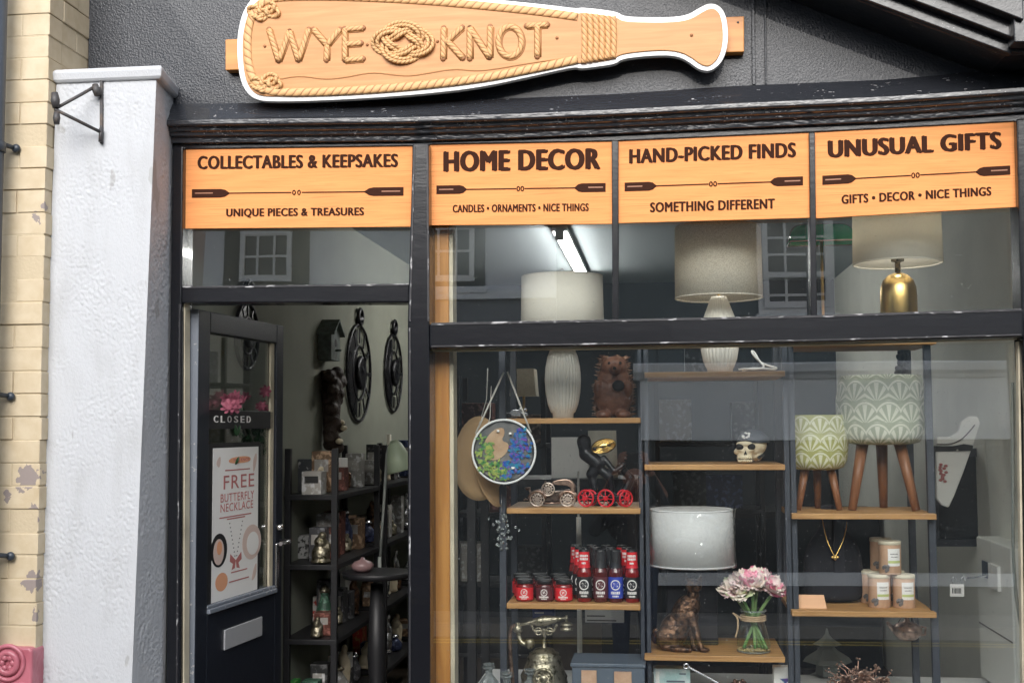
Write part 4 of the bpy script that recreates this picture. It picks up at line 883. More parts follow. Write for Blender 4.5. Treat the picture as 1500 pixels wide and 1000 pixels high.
m = MB(); Mr = Matrix.Rotation(-.25, 3, 'Y'); m.ell(J(10, 87, -3), (19*k, 14*k, 11*k), 24, 16, Mr)
for i in range(4): m.tube([J(10+(8+2.5*i)*math.cos(q)*1.05, 87+(3.5+1.8*i)*math.sin(q)+.25*(8+2.5*i)*math.cos(q), -15+1.0*i) for q in [2*PI*j/28 for j in range(28)]], 1.3*k, 8, True)
m.build('helmet', 'gold', t)
m = MB()
for x in (-2, 8, 18): m.ell(J(x, 86+.25*(x-8), -16.5), (2.6*k, 1.5*k, 2*k))
m.build('visor', 'dark', t)
# ------------------------------------------------------------------ sauce jars and bottles
def wrap_label(mb, r, z0, z1, a0, a1, n=16, c=V((0, 0, 0))):
    vs = []
    for i in range(n+1):
        a = -PI/2+a0+(a1-a0)*i/n; vs.append([V((math.cos(a)*r, math.sin(a)*r, z)) for z in (z0, z1)])
    rows = [[mb.bm.verts.new(p) for p in q] for q in vs]
    for i in range(n): mb.face([rows[i][0], rows[i+1][0], rows[i+1][1], rows[i][1]], None, True)
def on_cyl(r, a, z): return V((math.cos(-PI/2+a)*r, math.sin(-PI/2+a)*r, z))
def emblem(mb, r, z, R, n=20):                 # ring with a slanting feather like stroke
    for f0, f1 in ((1, .78),):
        for i in range(n):
            q = [(f0, i), (f0, i+1), (f1, i+1), (f1, i)]
            mb.face([mb.bm.verts.new(on_cyl(r, f*R*math.cos(2*PI*j/n)/r, z+f*R*math.sin(2*PI*j/n))) for f, j in q])
    for pts in ([(-.45, -.5), (.1, -.15), (.5, .5), (-.1, .25)], [(-.5, .1), (-.3, .45), (-.15, .3)], [(.2, -.5), (.5, -.2), (.3, -.1)]):
        mb.face([mb.bm.verts.new(on_cyl(r, x*R/r, z+y*R)) for x, y in pts])
def print_bar(mb, r, z, w, h, seed):
    rnd = random.Random(seed); x = -w/2
    while x < w/2-.002:
        q = min(w/2-x, rnd.uniform(.0025, .006)); mb.face([mb.bm.verts.new(on_cyl(r, xx/r, zz)) for xx, zz in ((x, z), (x+q, z), (x+q, z+h*rnd.uniform(.75, 1)), (x, z+h))]); x += q+.0012
kk = K(.35)
def jar(label, lab, sauce, loc, first=None):
    t = thing('sauce_jar', label, 'jar', (0, 0, 0), 'sauce jars on the third left shelf'); r = 13*kk
    MB().lathe([(r*.9, 0), (r, .003), (r, 20*kk), (r*.93, 23.5*kk), (r*.82, 25*kk)], n=32).build('glass', sauce, t)
    m = MB(); m.lathe([(r*.86, 25*kk), (r*.9, 25.3*kk), (r*.9, 30.5*kk), (r*.86, 31*kk)], n=32, rf=lambda th, z: 1+.012*math.sin(30*th)); m.build('lid', 'blacksatin', t)
    m = MB(); wrap_label(m, r+.0006, 3*kk, 20*kk, -1.25, 1.25); lb = m.build('label', lab, t)
    m = MB(); emblem(m, r+.001, 13.5*kk, 5*kk); print_bar(m, r+.001, 5.8*kk, 15*kk, 2.6*kk, 1); print_bar(m, r+.001, 4*kk, 8*kk, 1.1*kk, 2); m.build('print', 'ink', lb)
    t.location = loc; return t
def bottle(label, lab, neckm, sauce, loc, bare=False):
    t = thing('sauce_bottle', label, 'bottle', (0, 0, 0), 'sauce bottles on the third left shelf'); r = 10.8*kk
    MB().lathe([(r*.88, 0), (r, .004), (r, 40*kk), (r*.96, 43*kk), (r*.72, 49*kk), (r*.62, 53*kk), (r*.60, 66*kk)], n=32).build('glass', sauce, t)
    m = MB(); m.lathe([(r*.70, 62*kk), (r*.71, 62.3*kk), (r*.71, 73*kk), (r*.66, 74*kk)], n=28, rf=lambda th, z: 1+.012*math.sin(26*th)); m.build('cap', 'blacksatin', t)
    m = MB(); wrap_label(m, r+.0006, 6*kk, 36*kk, -1.4, 1.4); lb = m.build('label', lab, t)
    m = MB(); emblem(m, r+.001, 25*kk, 7.4*kk); print_bar(m, r+.001, 12*kk, 14*kk, 4*kk, 3); print_bar(m, r+.001, 8*kk, 9*kk, 2.4*kk, 4); m.build('print', 'ink', lb)
    m = MB(); r2 = r*.76
    m.lathe([(r2*1.12, 48.5*kk), (r2, 53*kk), (r2*.96, 71*kk)], n=28, caps=False); nb = m.build('neck_label', neckm, t)
    if not bare:
        m = MB(); print_bar(m, r2*1.03, 64*kk, 13*kk, 3.4*kk, 5); print_bar(m, r2*1.03, 59.5*kk, 13*kk, 3.4*kk, 6); print_bar(m, r2*1.08, 54*kk, 6*kk, 3*kk, 7); m.build('print', 'ink', nb)
    t.location = loc; return t
rows = (('front', .32), ('middle', .41), ('back', .50))
for rn, (rw, yy) in enumerate(rows):
    for px, lab, sc, nm in ((769, 'labred', 'saucered', 'red labelled sauce jar at the left end of the shelf'), (798, 'labmaroon', 'saucedark', 'maroon labelled sauce jar between two red jars'), (826, 'labred', 'saucered', 'red labelled sauce jar next to the tall bottles')):
        jar(nm+', in the '+rw+' row', lab, sc, (X(px, .32, 860)-rn*.018, yy, zL[2]))
    for px, lab, nk, sc, bare, nm in ((856, 'labblack', 'labred', 'saucered', False, 'black labelled red necked sauce bottle next to the jars'), (880, 'labmaroon', 'labblack', 'saucedark', True, 'maroon labelled black necked sauce bottle'), (902, 'labblue', 'labblack', 'saucedark', True, 'blue labelled sauce bottle'), (926, 'labblack', 'labred', 'saucered', False, 'black labelled red necked sauce bottle at the right end')):
        bottle(nm+', in the '+rw+' row', lab, nk, sc, (X(px, .32, 860)-rn*.022, yy, zL[2]), bare)
# white pole
t = thing('white_pole', 'thin white pole standing behind the left shelves', 'pole', (X(848, .86, 800), .86, .53))
px_ = t.location.x; MB().cyl((px_, .86, .54), (px_, .86, P(848, 757, .86).z), .011, n=14).build('pole', 'cabinet', t); MB().cyl((px_, .86, P(848, 757, .86).z), (px_, .86, P(848, 690, .86).z), .005, n=12).build('rod', 'cabinet', t)
MB().lathe([(.03, 0), (.03, .006), (.013, .012)], (px_, .86, .53), 20).build('foot', 'cabinet', t)
# ------------------------------------------------------------------ antique telephone
Yt = 0.29; k = K(Yt); base = P(797, 1000, Yt).z; t = thing('antique_telephone', 'ornate antique brass telephone with its handset on the cradle', 'telephone', (X(797, Yt, 950), Yt, DK))
c = V((t.location.x, Yt, P(797, 1000, Yt).z))
c.x = X(797, Yt, 950)
m = MB(); dz = (DK-c.z)/k
m.lathe([(40*k, dz*k), (41*k, (dz+3)*k), (38*k, (dz+9)*k), (33*k, 0), (33*k, 12*k), (29*k, 20*k), (26*k, 30*k), (24*k, 34*k), (25*k, 37*k), (21*k, 40*k), (22*k, 43*k), (17*k, 45*k), (14*k, 49*k), (7*k, 51*k)], c, 48, rf=lambda th, z: 1+.05*math.sin(7*th+z*300)*(1 if z < 30*k else .2)); m.build('body', 'oldbrass', t)
m = MB()
for i in range(18):
    th = 2*PI*i/18; m.tube([c+V((math.cos(th+.12*math.sin(q*3))*(30-9*q/PI)*k, math.sin(th+.12*math.sin(q*3))*(30-9*q/PI)*k, (2+26*q/PI)*k)) for q in [PI*j/8 for j in range(9)]], 2.0*k, 6)
m.build('scrollwork', 'oldbrass', t)
m = MB(); d0 = C(2, -32, 12); m.tube([d0+V((14*k*math.cos(q), -1*k, 14*k*math.sin(q))) for q in [2*PI*i/28 for i in range(28)]], 2.4*k, 8, True); m.ell(d0, (6*k, 2*k, 6*k)); 
for i in range(10): m.ell(d0+V((9.5*k*math.cos(2*PI*i/10), -1*k, 9.5*k*math.sin(2*PI*i/10))), (2*k, 1.4*k, 2*k), 8, 6)
m.build('dial', 'oldbrass', t)
m = MB(); m.lathe([(6*k, 48*k), (3*k, 52*k), (2.4*k, 62*k), (4*k, 70*k), (3*k, 76*k), (5*k, 78*k)], c, 16); 
for s in (-1, 1): m.tube(smoothpath([C(0, 0, 76), C(s*8, 0, 74), C(s*15, 0, 74), C(s*17, 0, 82), C(s*20, 0, 84)], 2), 2*k, 8); m.tube([C(s*(8+5*math.cos(q)), -1, 74+5*math.sin(q)) for q in [2*PI*j/14 for j in range(14)]], 1.3*k, 6, True)
m.build('cradle', 'oldbrass', t)
m = MB(); m.tube([C(-38, 0, 82), C(-24, 0, 85), C(-15, 0, 87), C(0, 0, 89), C(15, 0, 91), C(24, 0, 92), C(33, 0, 94)], [2.2*k, 2.6*k, 5*k, 8*k, 5.4*k, 2.6*k, 2*k], 14)
m.tube([C(33, 0, 97), C(33, 0, 86)], 2*k, 8); m.lathe([(3*k, 88*k), (8*k, 86*k), (9*k, 83*k), (6*k, 82*k), (6*k, 80*k), (9.5*k, 79*k), (9*k, 76*k), (5*k, 75*k)], c+V((33*k, 0, 0)), 18)
m.tube(smoothpath([C(-38, 0, 86), C(-37, -2, 66), C(-31, -4, 56), C(-21, -6, 57)], 2), 3.6*k, 10)
m.lathe([(2*k, 84*k), (6*k, 80*k), (7*k, 74*k), (5*k, 72*k)], c+V((-38*k, 0, 0)), 16); m.lathe([(3.5*k, 50*k), (6.5*k, 54*k), (7*k, 60*k), (5*k, 64*k)], c+V((-20*k, -6*k, 0)), 16)
m.build('handset', 'oldbrass', t)
m = MB(); m.tube(smoothpath([C(-42, 0, 82), C(-50, 2, 78), C(-50, 2, 40), C(-47, 2, 10), C(-44, 0, dz+2)], 3), 3*k, 10); m.build('cord', 'copper', t)
# ------------------------------------------------------------------ cut glass decanters
for px, top, rr, lab in ((716, 972, 17, 'cut glass decanter, tall slim neck, leftmost of the three'), (742, 985, 19, 'cut glass decanter with low rounded top, middle of the three'), (777, 980, 21, 'cut glass decanter in front of the brass telephone')):
    Yd = .24 if px != 777 else .22; k = K(Yd); zt = P(px, top, Yd).z; x = X(px, Yd, 980); t = thing('decanter', lab, 'decanter', (x, Yd, DK), 'cut glass decanters'); h = zt-DK; h2 = max(.02, h-24*k)
    m = MB(); m.lathe([(rr*.8*k, 0), (rr*k, .006), (rr*k, h2*.7), (rr*.75*k, h2), (5*k, h-14*k), (5*k, h-8*k), (9*k, h-5*k), (9*k, h-3*k)], (x, Yd, DK), 18, rf=lambda th, z: 1+.06*math.cos(9*th), smooth=False); m.build('body', 'frost', t)
    m = MB(); m.lathe([(3*k, h-5*k), (8*k, h-1*k), (8.5*k, h+1*k), (3*k, h+2*k)], (x, Yd, DK), 10, smooth=False); m.build('stopper', 'frost', t)
# blue box and white cartons behind the left unit
def carton(label, cat, q, Y, dep, mat, nm, base=None, extra=None):
    a, b = P(q[0], q[3], Y), P(q[2], q[1], Y); z0 = base if base is not None else a.z
    t = thing(nm, label, cat, ((a.x+b.x)/2, Y, z0)); MB().box(a.x, b.x, Y, Y+dep, z0, b.z).build('carton', mat, t, bev=.002)
    if extra: extra(t, a, b, Y)
    return t
def lines(n, x0, x1, mat, top=.75, h=.012):
    def f(t, a, b, Y):
        m = MB(); w = b.x-a.x; hh = b.z-a.z; r = random.Random(int(w*1e5))
        for i in range(n):
            z = a.z+hh*(top-i*(.6/max(1, n))); m.box(a.x+w*x0, a.x+w*(x0+(x1-x0)*r.uniform(.5, 1)), Y-.0012, Y-.0002, z, z+hh*.05+h*.2)
        m.build('print', mat, t)
    return f
# ------------------------------------------------------------------ slate drawer box with cards
Yb = 0.21; k = K(Yb); a = P(838, 1000, Yb); b = P(944, 972, Yb); t = thing('slate_drawer_box', 'slate grey wooden drawer box with cream card labels under the left shelves', 'box', ((a.x+b.x)/2, Yb, DK))
m = MB(); m.box(a.x, b.x, Yb, Yb+.20, DK, b.z-.014); m.box(a.x-.006, b.x+.004, Yb-.006, Yb+.205, b.z-.014, b.z); m.build('case', 'slate', t, bev=.003)
for x0, x1, z1 in ((852, 874, 981), (900, 925, 983)):
    p, q = P(x0, 1012, Yb), P(x1, z1, Yb); m = MB(); m.box(p.x, q.x, Yb-.010, Yb-.001, DK+.005, q.z); m.build('card_label', 'kraft', t, bev=.001)
p = P(909, 1004, .24); t = thing('folded_cloth', 'folded blue and white cloth lying in front of the drawer box', 'cloth', (p.x, .24, DK))
m = MB(); m.grid(lambda u, v: V((p.x+(u-.5)*.17, .20+v*.1, DK+.075+.02*noise.noise(V((u*5, v*5, 1)))-.075*max(0, (1-v*2.4)) if v < .42 else DK+.075+.02*noise.noise(V((u*5, v*5, 1))))), 30, 20); m.build('cloth', 'bluecloth', t, solid=.006)
# ------------------------------------------------------------------ skull with dark cap
Ys = 0.39; k = K(Ys); t = thing('skull_ornament', 'bone coloured skull ornament with dark cap on the middle shelf', 'skull', (X(1099, Ys, 678), Ys, zM[1])); c = V(t.location)
m = MB()
def E3(mb, x, y, z, rx, ry, rz): mb.ell(C(x, y, z), (rx*k, ry*k, rz*k), 24, 16)
E3(m, 4, 2, 27, 20, 22, 18); E3(m, -8, -14, 20, 13, 8, 12); E3(m, -9, -15, 8, 11, 8, 8); E3(m, 8, -1, 12, 10, 13, 9); E3(m, -20, -14, 17, 4, 5, 4); E3(m, 6, -12, 17, 5, 6, 4); E3(m, -8, -17, 28, 13, 7, 4)
for x in (-15, 0): E3(m, x, -19, 19, 5, 4, 2.4)
m.build('cranium', 'bone', t, remesh=.0028)
m = MB(); E3(m, -15.5, -20, 24, 5.6, 4.5, 5.0); E3(m, .5, -20, 24, 5.8, 4.5, 5.0); m.build('socket_shade', 'dark', t)  # near-black solids stand in for the shade inside the eye sockets
m = MB(); m.slab([C(-8, -23, 19), C(-10.4, -23.0, 12.5), C(-8, -23, 13.6), C(-5.6, -23.0, 12.5)], (0, 5*k, 0)); m.slab([C(8, -13.8, 9), C(18, -12.5, 15), C(20, -12, 11), C(11, -14, 6)], (0, 3*k, 0)); m.build('hollow_shade', 'dark', t)  # dark slabs in place of the shade in nose and cheek hollows
m = MB()
for r_, z in ((0, 8.6), (1, 4.2)):
    for i in range(7): E3(m, -17.5+i*2.9, -22.6+abs(i-3)*.5, z, 1.4, 1.6, 2.1)
m.build('teeth', 'tooth', t)
m = MB(); m.slab([C(-18, -23.2, 6.1), C(1, -23.2, 6.3), C(1, -23.2, 6.7), C(-18, -23.2, 6.7)], (0, 2*k, 0)); m.build('tooth_gap', 'dark', t)
m = MB(); m.grid(lambda u, v: C(5+23*math.cos(2*PI*u)*math.sin(v*1.5), 3+24*math.sin(2*PI*u)*math.sin(v*1.5), 28+20*math.cos(v*1.5)-4*(v**3)*(math.sin(2*PI*u) > .3)), 40, 14); m.build('cap', 'navycap', t, solid=.002)
m = MB(); r_ = random.Random(4)
for i in range(16): E3(m, -7+r_.uniform(-6, 6), -17.5+r_.uniform(-1, 1), 40+r_.uniform(-4, 4), 1.7, 1.4, 1.4)
m.build('cap_print', 'ink', t)
# ------------------------------------------------------------------ plastic wrapped lampshade on a dark block
Yp = 0.39; k = K(Yp); x = X(1013, Yp, 790); z0 = P(1013, 826, Yp).z; z1 = P(1013, 746, Yp).z
t = thing('wrapped_lampshade', 'white drum lampshade in clear plastic wrap above the copper cat', 'lampshade', (x, Yp, z0))
m = MB(); m.lathe([(60*k, z0), (58.5*k, z1)], (x, Yp, 0), 56, caps=False); m.build('shade', 'white', t, solid=.003)
m = MB()
for r, z in ((60, z0), (58.5, z1)): m.tube([(x+math.cos(2*PI*i/56)*r*k, Yp+math.sin(2*PI*i/56)*r*k, z) for i in range(56)], .0036, 8, True)
m.build('trim', 'whitesign', t)
m = MB(); m.grid(lambda u, v: V((x+math.cos(2*PI*u)*(62.5+1.6*noise.noise(V((math.cos(2*PI*u)*3, math.sin(2*PI*u)*3, v*2.5)))+2.2*max(0, abs(v-.5)-.38)*8*noise.noise(V((u*30, 3, v*6))))*k, Yp+math.sin(2*PI*u)*(62.5+1.6*noise.noise(V((math.cos(2*PI*u)*3, math.sin(2*PI*u)*3, v*2.5))))*k, z0-.006+(z1-z0+.012)*v)), 120, 30); m.build('plastic_wrap', 'plasticwrap', t)
t = thing('display_block', 'matt black display block carrying the wrapped lampshade behind the copper cat', 'block', (x, Yp+.12, zM[2])); MB().box(x-.10, x+.10, .47, .62, zM[2], z0-.001).build('block', 'velvet', t, bev=.004)
# ------------------------------------------------------------------ bronze cat
Yc = 0.37; k = K(Yc); t = thing('bronze_cat', 'bronze coloured sitting cat sculpture on the low middle shelf', 'sculpture', (X(1002, Yc, 945), Yc, zM[2])); c = V(t.location)
def cz_(mb, x, y, z, rx, ry, rz, ro=0): mb.ell(C(x, y, z), (rx*k, ry*k, rz*k), 22, 14, Matrix.Rotation(ro, 3, 'Y'))
m = MB()
cz_(m, -14, 2, 26, 21, 17, 26, .3); cz_(m, 0, 0, 48, 18, 15, 30, .28); cz_(m, 11, -2, 62, 13, 11, 20, .15); cz_(m, 14, -3, 78, 9, 9, 12)
cz_(m, 15, -5, 91, 12, 10, 10.5); cz_(m, 18, -14, 88, 6, 5, 5); cz_(m, -22, -10, 18, 17, 10, 18, .2); cz_(m, -16, -13, 5, 18, 8, 5)
m.caps_(C(10, -8, 50), 8*k, C(18, -14, 24), 5.5*k); m.caps_(C(18, -14, 24), 5.5*k, C(24, -18, 4), 4.5*k); m.caps_(C(14, 4, 46), 8*k, C(13, -2, 22), 5.5*k); m.caps_(C(13, -2, 22), 5.5*k, C(14, -8, 4), 5*k)
m.ell(C(28, -20, 3.6), (8*k, 5*k, 3.8*k)); m.ell(C(18, -12, 3.4), (8*k, 5*k, 3.6*k))
for s in (-1, 1): m.tube([C(15+s*8, -4, 97), C(15+s*10, -4, 103), C(15+s*11, -4, 109)], [4.2*k, 2.8*k, .6*k], 10)
tl = smoothpath([C(-28, 8, 8), C(-42, 2, 10), C(-44, -6, 22), C(-38, -8, 30)], 2); m.tube(tl, [5*k-.1*k*i for i in range(len(tl))], 10)
tl = smoothpath([C(-30, 0, 6), C(-20, -20, 4), C(0, -24, 3.6), C(10, -22, 3.6)], 2); m.tube(tl, 4*k, 10)
m.build('body', 'bronze', t, remesh=.0034)
m = MB()
for s in (-1, 1): m.ell(C(16+s*5, -14.2, 93), (2*k, 1.2*k, 1.6*k))
m.ell(C(18.5, -19, 89), (1.6*k, 1*k, 1.1*k)); m.build('eyes_and_nose', 'dark', t)
# ------------------------------------------------------------------ vase and pink flowers
Yv = 0.35; k = K(Yv); t = thing('flower_vase', 'clear glass vase with twine round its neck holding pink flowers', 'vase', (X(1104, Yv, 952), Yv, zM[2])); c = V(t.location)
m = MB(); m.lathe([(22*k, .002), (24*k, .006), (23.5*k, 12*k), (20*k, 28*k), (16*k, 42*k), (15*k, 50*k), (16*k, 53*k), (18*k, 58*k)], c, 40, caps=False); m.face([m.bm.verts.new(c+V((math.cos(2*PI*i/40)*22*k, math.sin(2*PI*i/40)*22*k, .002))) for i in range(40)]); m.build('glass', 'glassv', t)
m = MB(); m.tube([c+V((math.cos(2*PI*i/30)*18*k, math.sin(2*PI*i/30)*18*k, 58*k)) for i in range(30)], 1.1*k, 8, True); m.tube([c+V((math.cos(2*PI*i/30)*23*k, math.sin(2*PI*i/30)*23*k, 2*k)) for i in range(30)], 1.2*k, 8, True); m.build('rim', 'frost', t)
m = MB()
for i in range(3): m.tube([c+V((math.cos(2*PI*j/30)*17.2*k, math.sin(2*PI*j/30)*17.2*k, (45+i*2.6)*k)) for j in range(30)], 1.5*k, 8, True)
m.tube(smoothpath([C(-16, -8, 47), C(-24, -10, 52), C(-30, -10, 56), C(-22, -12, 50), C(-22, -14, 34), C(-26, -14, 22)], 3), 1.4*k, 8); m.build('twine', 'twine', t)
m = MB(); r_ = random.Random(9)
for i in range(70):
    a = r_.uniform(0, 6.28); q = 21*k*math.sqrt(r_.random()); m.ell(c+V((math.cos(a)*q, math.sin(a)*q, 2.4*k+r_.uniform(0, 2.4)*k)), (2.4*k, 2*k, 1.7*k), 8, 6)
m.build('pebbles', 'pebble', t)
def flower(label, fx, fy, fz, R, mats, sx, seed, tilt):
    f = thing('pink_flower', label, 'flower', (0, 0, 0), 'flowers in the glass vase'); r_ = random.Random(seed)
    hc = C(fx, fy, fz); Mr = Matrix.Rotation(tilt, 3, 'Y') @ Matrix.Rotation(.32, 3, 'X')
    mbs = [MB() for _ in mats]
    for lay, (n, op, ln) in enumerate(((6, .15, .62), (8, .42, .80), (9, .72, .95), (10, 1.02, 1.0))):
        for i in range(n):
            a0 = 2*PI*i/n+lay*.5+r_.uniform(-.15, .15); L = R*ln*r_.uniform(.85, 1.1); wd_ = L*.62; cur = r_.uniform(-.2, .35); opn = op+r_.uniform(-.1, .1)
            def pf(u, v, a0=a0, L=L, wd_=wd_, opn=opn, cur=cur):
                w = (v-.5)*2; s = u; wid = wd_*(math.sin(PI*min(1, .12+s*.80))**.7)
                rad = L*s*math.sin(opn+cur*s*s)+.10*R; h = L*s*math.cos(opn+cur*s*s)
                h -= .10*L*w*w*s; rad -= .16*L*w*w*s*(1-opn*.5); ru = .06*L*math.sin(v*14+a0*5)*s**4
                x, y = rad*math.cos(a0)-w*wid*math.sin(a0)*.75, rad*math.sin(a0)+w*wid*math.cos(a0)*.75
                return hc+Mr@V((x*k, y*k, (h+ru-R*.55)*k))
            mi = r_.choices(range(len(mats)), [4, 3, 2][:len(mats)])[0] if lay < 3 else (0 if r_.random() < .6 else 1)
            mbs[mi].grid(pf, 7, 8)
    for mb, mt in zip(mbs, mats):
        if len(mb.bm.faces): mb.build('petals', mt, f)
    m = MB(); m.tube(smoothpath([C(sx, fy*.3, 5), C(fx*.18, fy*.2, 50), C(fx*.75, fy*.8, fz-R*.75), C(fx, fy, fz-R*.4)], 2), 2.4*k, 8); m.build('stem', 'stem', f)
    m = MB(); a = C(fx*.7, fy*.8, fz-R*.85); s = 1 if fx >= 0 else -1
    m.grid(lambda u, v: a+V(((s*u*14+(v-.5)*9*math.sin(PI*u))*k, (-6*u)*k, (22*u-8*u*u)*k)), 8, 4); m.build('leaf', 'leaf', f)
flower('blush flower at the far left of the vase bouquet', -30, -4, 96, 28, ('petpale', 'petcream', 'petgreen'), 14, 1, -.75)
flower('cream flower with hot pink petals in the centre of the bouquet', -1, -12, 104, 31, ('petcream', 'petpale', 'petpink'), 2, 2, 0)
flower('pink edged flower at the far right of the vase bouquet', 30, -4, 97, 28, ('petpale', 'petpink', 'petcream'), -14, 3, .75)
flower('pale flower at the back of the vase bouquet behind the pink ones', 10, 14, 108, 25, ('petpink', 'petpale', 'petcream'), 8, 4, .15)
flower('small blush flower low at the front left of the bouquet', -18, -18, 90, 22, ('petcream', 'petgreen', 'petpale'), 18, 5, -.35)
# ------------------------------------------------------------------ low things at the foot of the window
def tealx(t, a, b, Y):
    w, h = b.x-a.x, b.z-a.z
    m = MB(); m.box(a.x+.008, a.x+w*.16, Y-.0015, Y-.0003, a.z, b.z-.012); m.build('edge_print', 'paper', t)
    m = MB(); m.box(a.x+w*.35, a.x+w*.85, Y-.0015, Y-.0003, b.z-.052, b.z-.045); m.box(a.x+w*.7, a.x+w*.88, Y-.0015, Y-.0003, b.z-.022, b.z-.017); m.build('print', 'slate', t)
carton('pale teal gift box standing below the bronze cat', 'box', (958, 979, 1011, 1030), .36, .06, 'teal', 'gift_box', DK, tealx)
def purp(t, a, b, Y):
    w = b.x-a.x; m = MB(); x = a.x+w*.5; z = b.z-.055
    m.slab([(x-.02, Y-.0015, z+.012), (x+.02, Y-.0015, z+.015), (x+.018, Y-.0015, z+.005), (x+.006, Y-.0015, z), (x+.008, Y-.0015, z-.05), (x-.006, Y-.0015, z-.05), (x-.004, Y-.0015, z)], (0, .001, 0)); m.build('purple_print', 'violet', t)
carton('small white carton with purple print below the flower vase', 'box', (1134, 977, 1166, 1030), .36, .05, 'paper', 'small_carton', DK, purp)
Yw = 0.17; t = thing('silver_wand', 'silver chain wand with ring end leaning beside the teal gift box', 'wand', P(1050, 1000, Yw))
m = MB(); a, b = P(1010, 977, Yw), P(1075, 1012, Yw-.03); d = (b-a)
for i in range(26): m.ell(a+d*(i/25), (.0045,)*3, 10, 6)
m.tube([P(1005+3.5*math.cos(q), 975+3.5*math.sin(q), Yw) for q in [2*PI*i/16 for i in range(16)]], .003, 8, True); m.build('chain', 'silver', t)
Yr = .28; t = thing('beaded_ornament', 'small round beaded copper ornament at the foot of the window', 'ornament', (X(1083, Yr, 1000), Yr, DK)); c = V(t.location); h = P(1083, 997, Yr).z-DK
m = MB(); m.lathe([(.03, 0), (.05, h*.4), (.045, h*.85), (.02, h)], c, 24)
for i in range(40): m.ell(c+V((math.cos(i*2.4)*.046*(1-i/60), math.sin(i*2.4)*.046*(1-i/60), h*.5+h*.55*i/40)), (.006,)*3, 8, 6)
m.build('body', 'copper', t)
# ------------------------------------------------------------------ fan embossed planters
def fan_mat(name, hi, lo, tint, N, rowz):
    m, n, l, b = NM(name)
    def mth(op, a, b_=None, c=None):
        x = n.new('ShaderNodeMath'); x.operation = op
        for i, q in enumerate((a, b_, c)):
            if q is None: continue
            if isinstance(q, (int, float)): x.inputs[i].default_value = q
            else: l.new(q, x.inputs[i])
        return x.outputs[0]
    uv = n.new('ShaderNodeUVMap'); sp = n.new('ShaderNodeSeparateXYZ'); l.new(uv.outputs[0], sp.inputs[0])
    v = mth('MULTIPLY', sp.outputs[0], rowz); row = mth('FLOOR', v); fv = mth('FRACT', v)
    u = mth('ADD', mth('MULTIPLY', sp.outputs[1], N), mth('MULTIPLY', row, .5)); fu = mth('SUBTRACT', mth('FRACT', u), .5)
    ang = mth('ARCTAN2', fu, mth('ADD', fv, .06)); rays = mth('COSINE', mth('MULTIPLY', ang, 12.5))
    rad = mth('SQRT', mth('ADD', mth('MULTIPLY', mth('MULTIPLY', fu, fu), 2.2), mth('MULTIPLY', fv, fv)))
    edge = mth('LESS_THAN', mth('ABSOLUTE', mth('SUBTRACT', rad, .90)), .05)
    pat = mth('MAXIMUM', mth('MULTIPLY', mth('GREATER_THAN', rays, .05), mth('LESS_THAN', rad, .82)), edge)
    mx = n.new('ShaderNodeMix'); mx.data_type = 'RGBA'; l.new(pat, mx.inputs[0]); mx.inputs[6].default_value = c4(lo); mx.inputs[7].default_value = c4(hi)
    l.new(mx.outputs[2], b.inputs['Base Color']); b.inputs['Roughness'].default_value = .6
    bp = n.new('ShaderNodeBump'); bp.inputs['Strength'].default_value = .8; bp.inputs['Distance'].default_value = .005; l.new(pat, bp.inputs['Height']); l.new(bp.outputs[0], b.inputs['Normal'])
    return m
fan1 = fan_mat('sage_fan_relief', (.78, .78, .64), (.40, .44, .30), None, 12, 3.2)
fan2 = fan_mat('reflection_tint_fan_relief', (.80, .79, .60), (.46, .46, .17), None, 10, 3.0)  # lime recesses: a yellowish reflection put into the pot's colour
def planter(label, px, Y, prof, legs, mat, toph):
    k = K(Y); t = thing('footed_planter', label, 'planter', (X(px, Y, 700), Y, zR[1]), 'footed planters on the right shelf'); c = V(t.location)
    m = MB(); m.lathe([(r*k, z*k) for r, z in prof], c, 64, caps=False); m.build('pot', mat, t, solid=.006)
    m = MB(); r0, z0 = prof[0]; m.lathe([(.001, z0*k), (r0*k, z0*k+.001)], c, 40, caps=False); rt, zt = prof[-1]; m.lathe([(.001, (zt-8)*k), ((rt-1)*k, (zt-8)*k)], c, 40, caps=False); m.build('base_disc', 'greyst', t)
    for tx, ty, bx, by in legs:
        m = MB(); m.tube([c+V((tx*k, ty*k, prof[0][1]*k+.004)), c+V((bx*k, by*k, .002))], [6.2*k*toph, 4.2*k*toph], 14); m.build('leg', 'legwood', t)
planter('smaller fan patterned planter, reflected lime tint in its colour, on three wooden legs', 1197, .46, [(27, 58), (36, 61), (41, 70), (43, 88), (43, 108), (41.5, 126), (40.5, 134)], [(-17, -8, -29, -14), (18, -8, 28, -16), (2, 16, 4, 30)], fan2, 1)
planter('larger sage fan patterned planter on three tall wooden legs', 1293, .46, [(36, 93), (50, 96), (58, 108), (61, 128), (61, 155), (58, 176), (55, 189)], [(-28, -10, -46, -18), (22, -14, 40, -24), (4, 24, 8, 44)], fan1, 1.35)
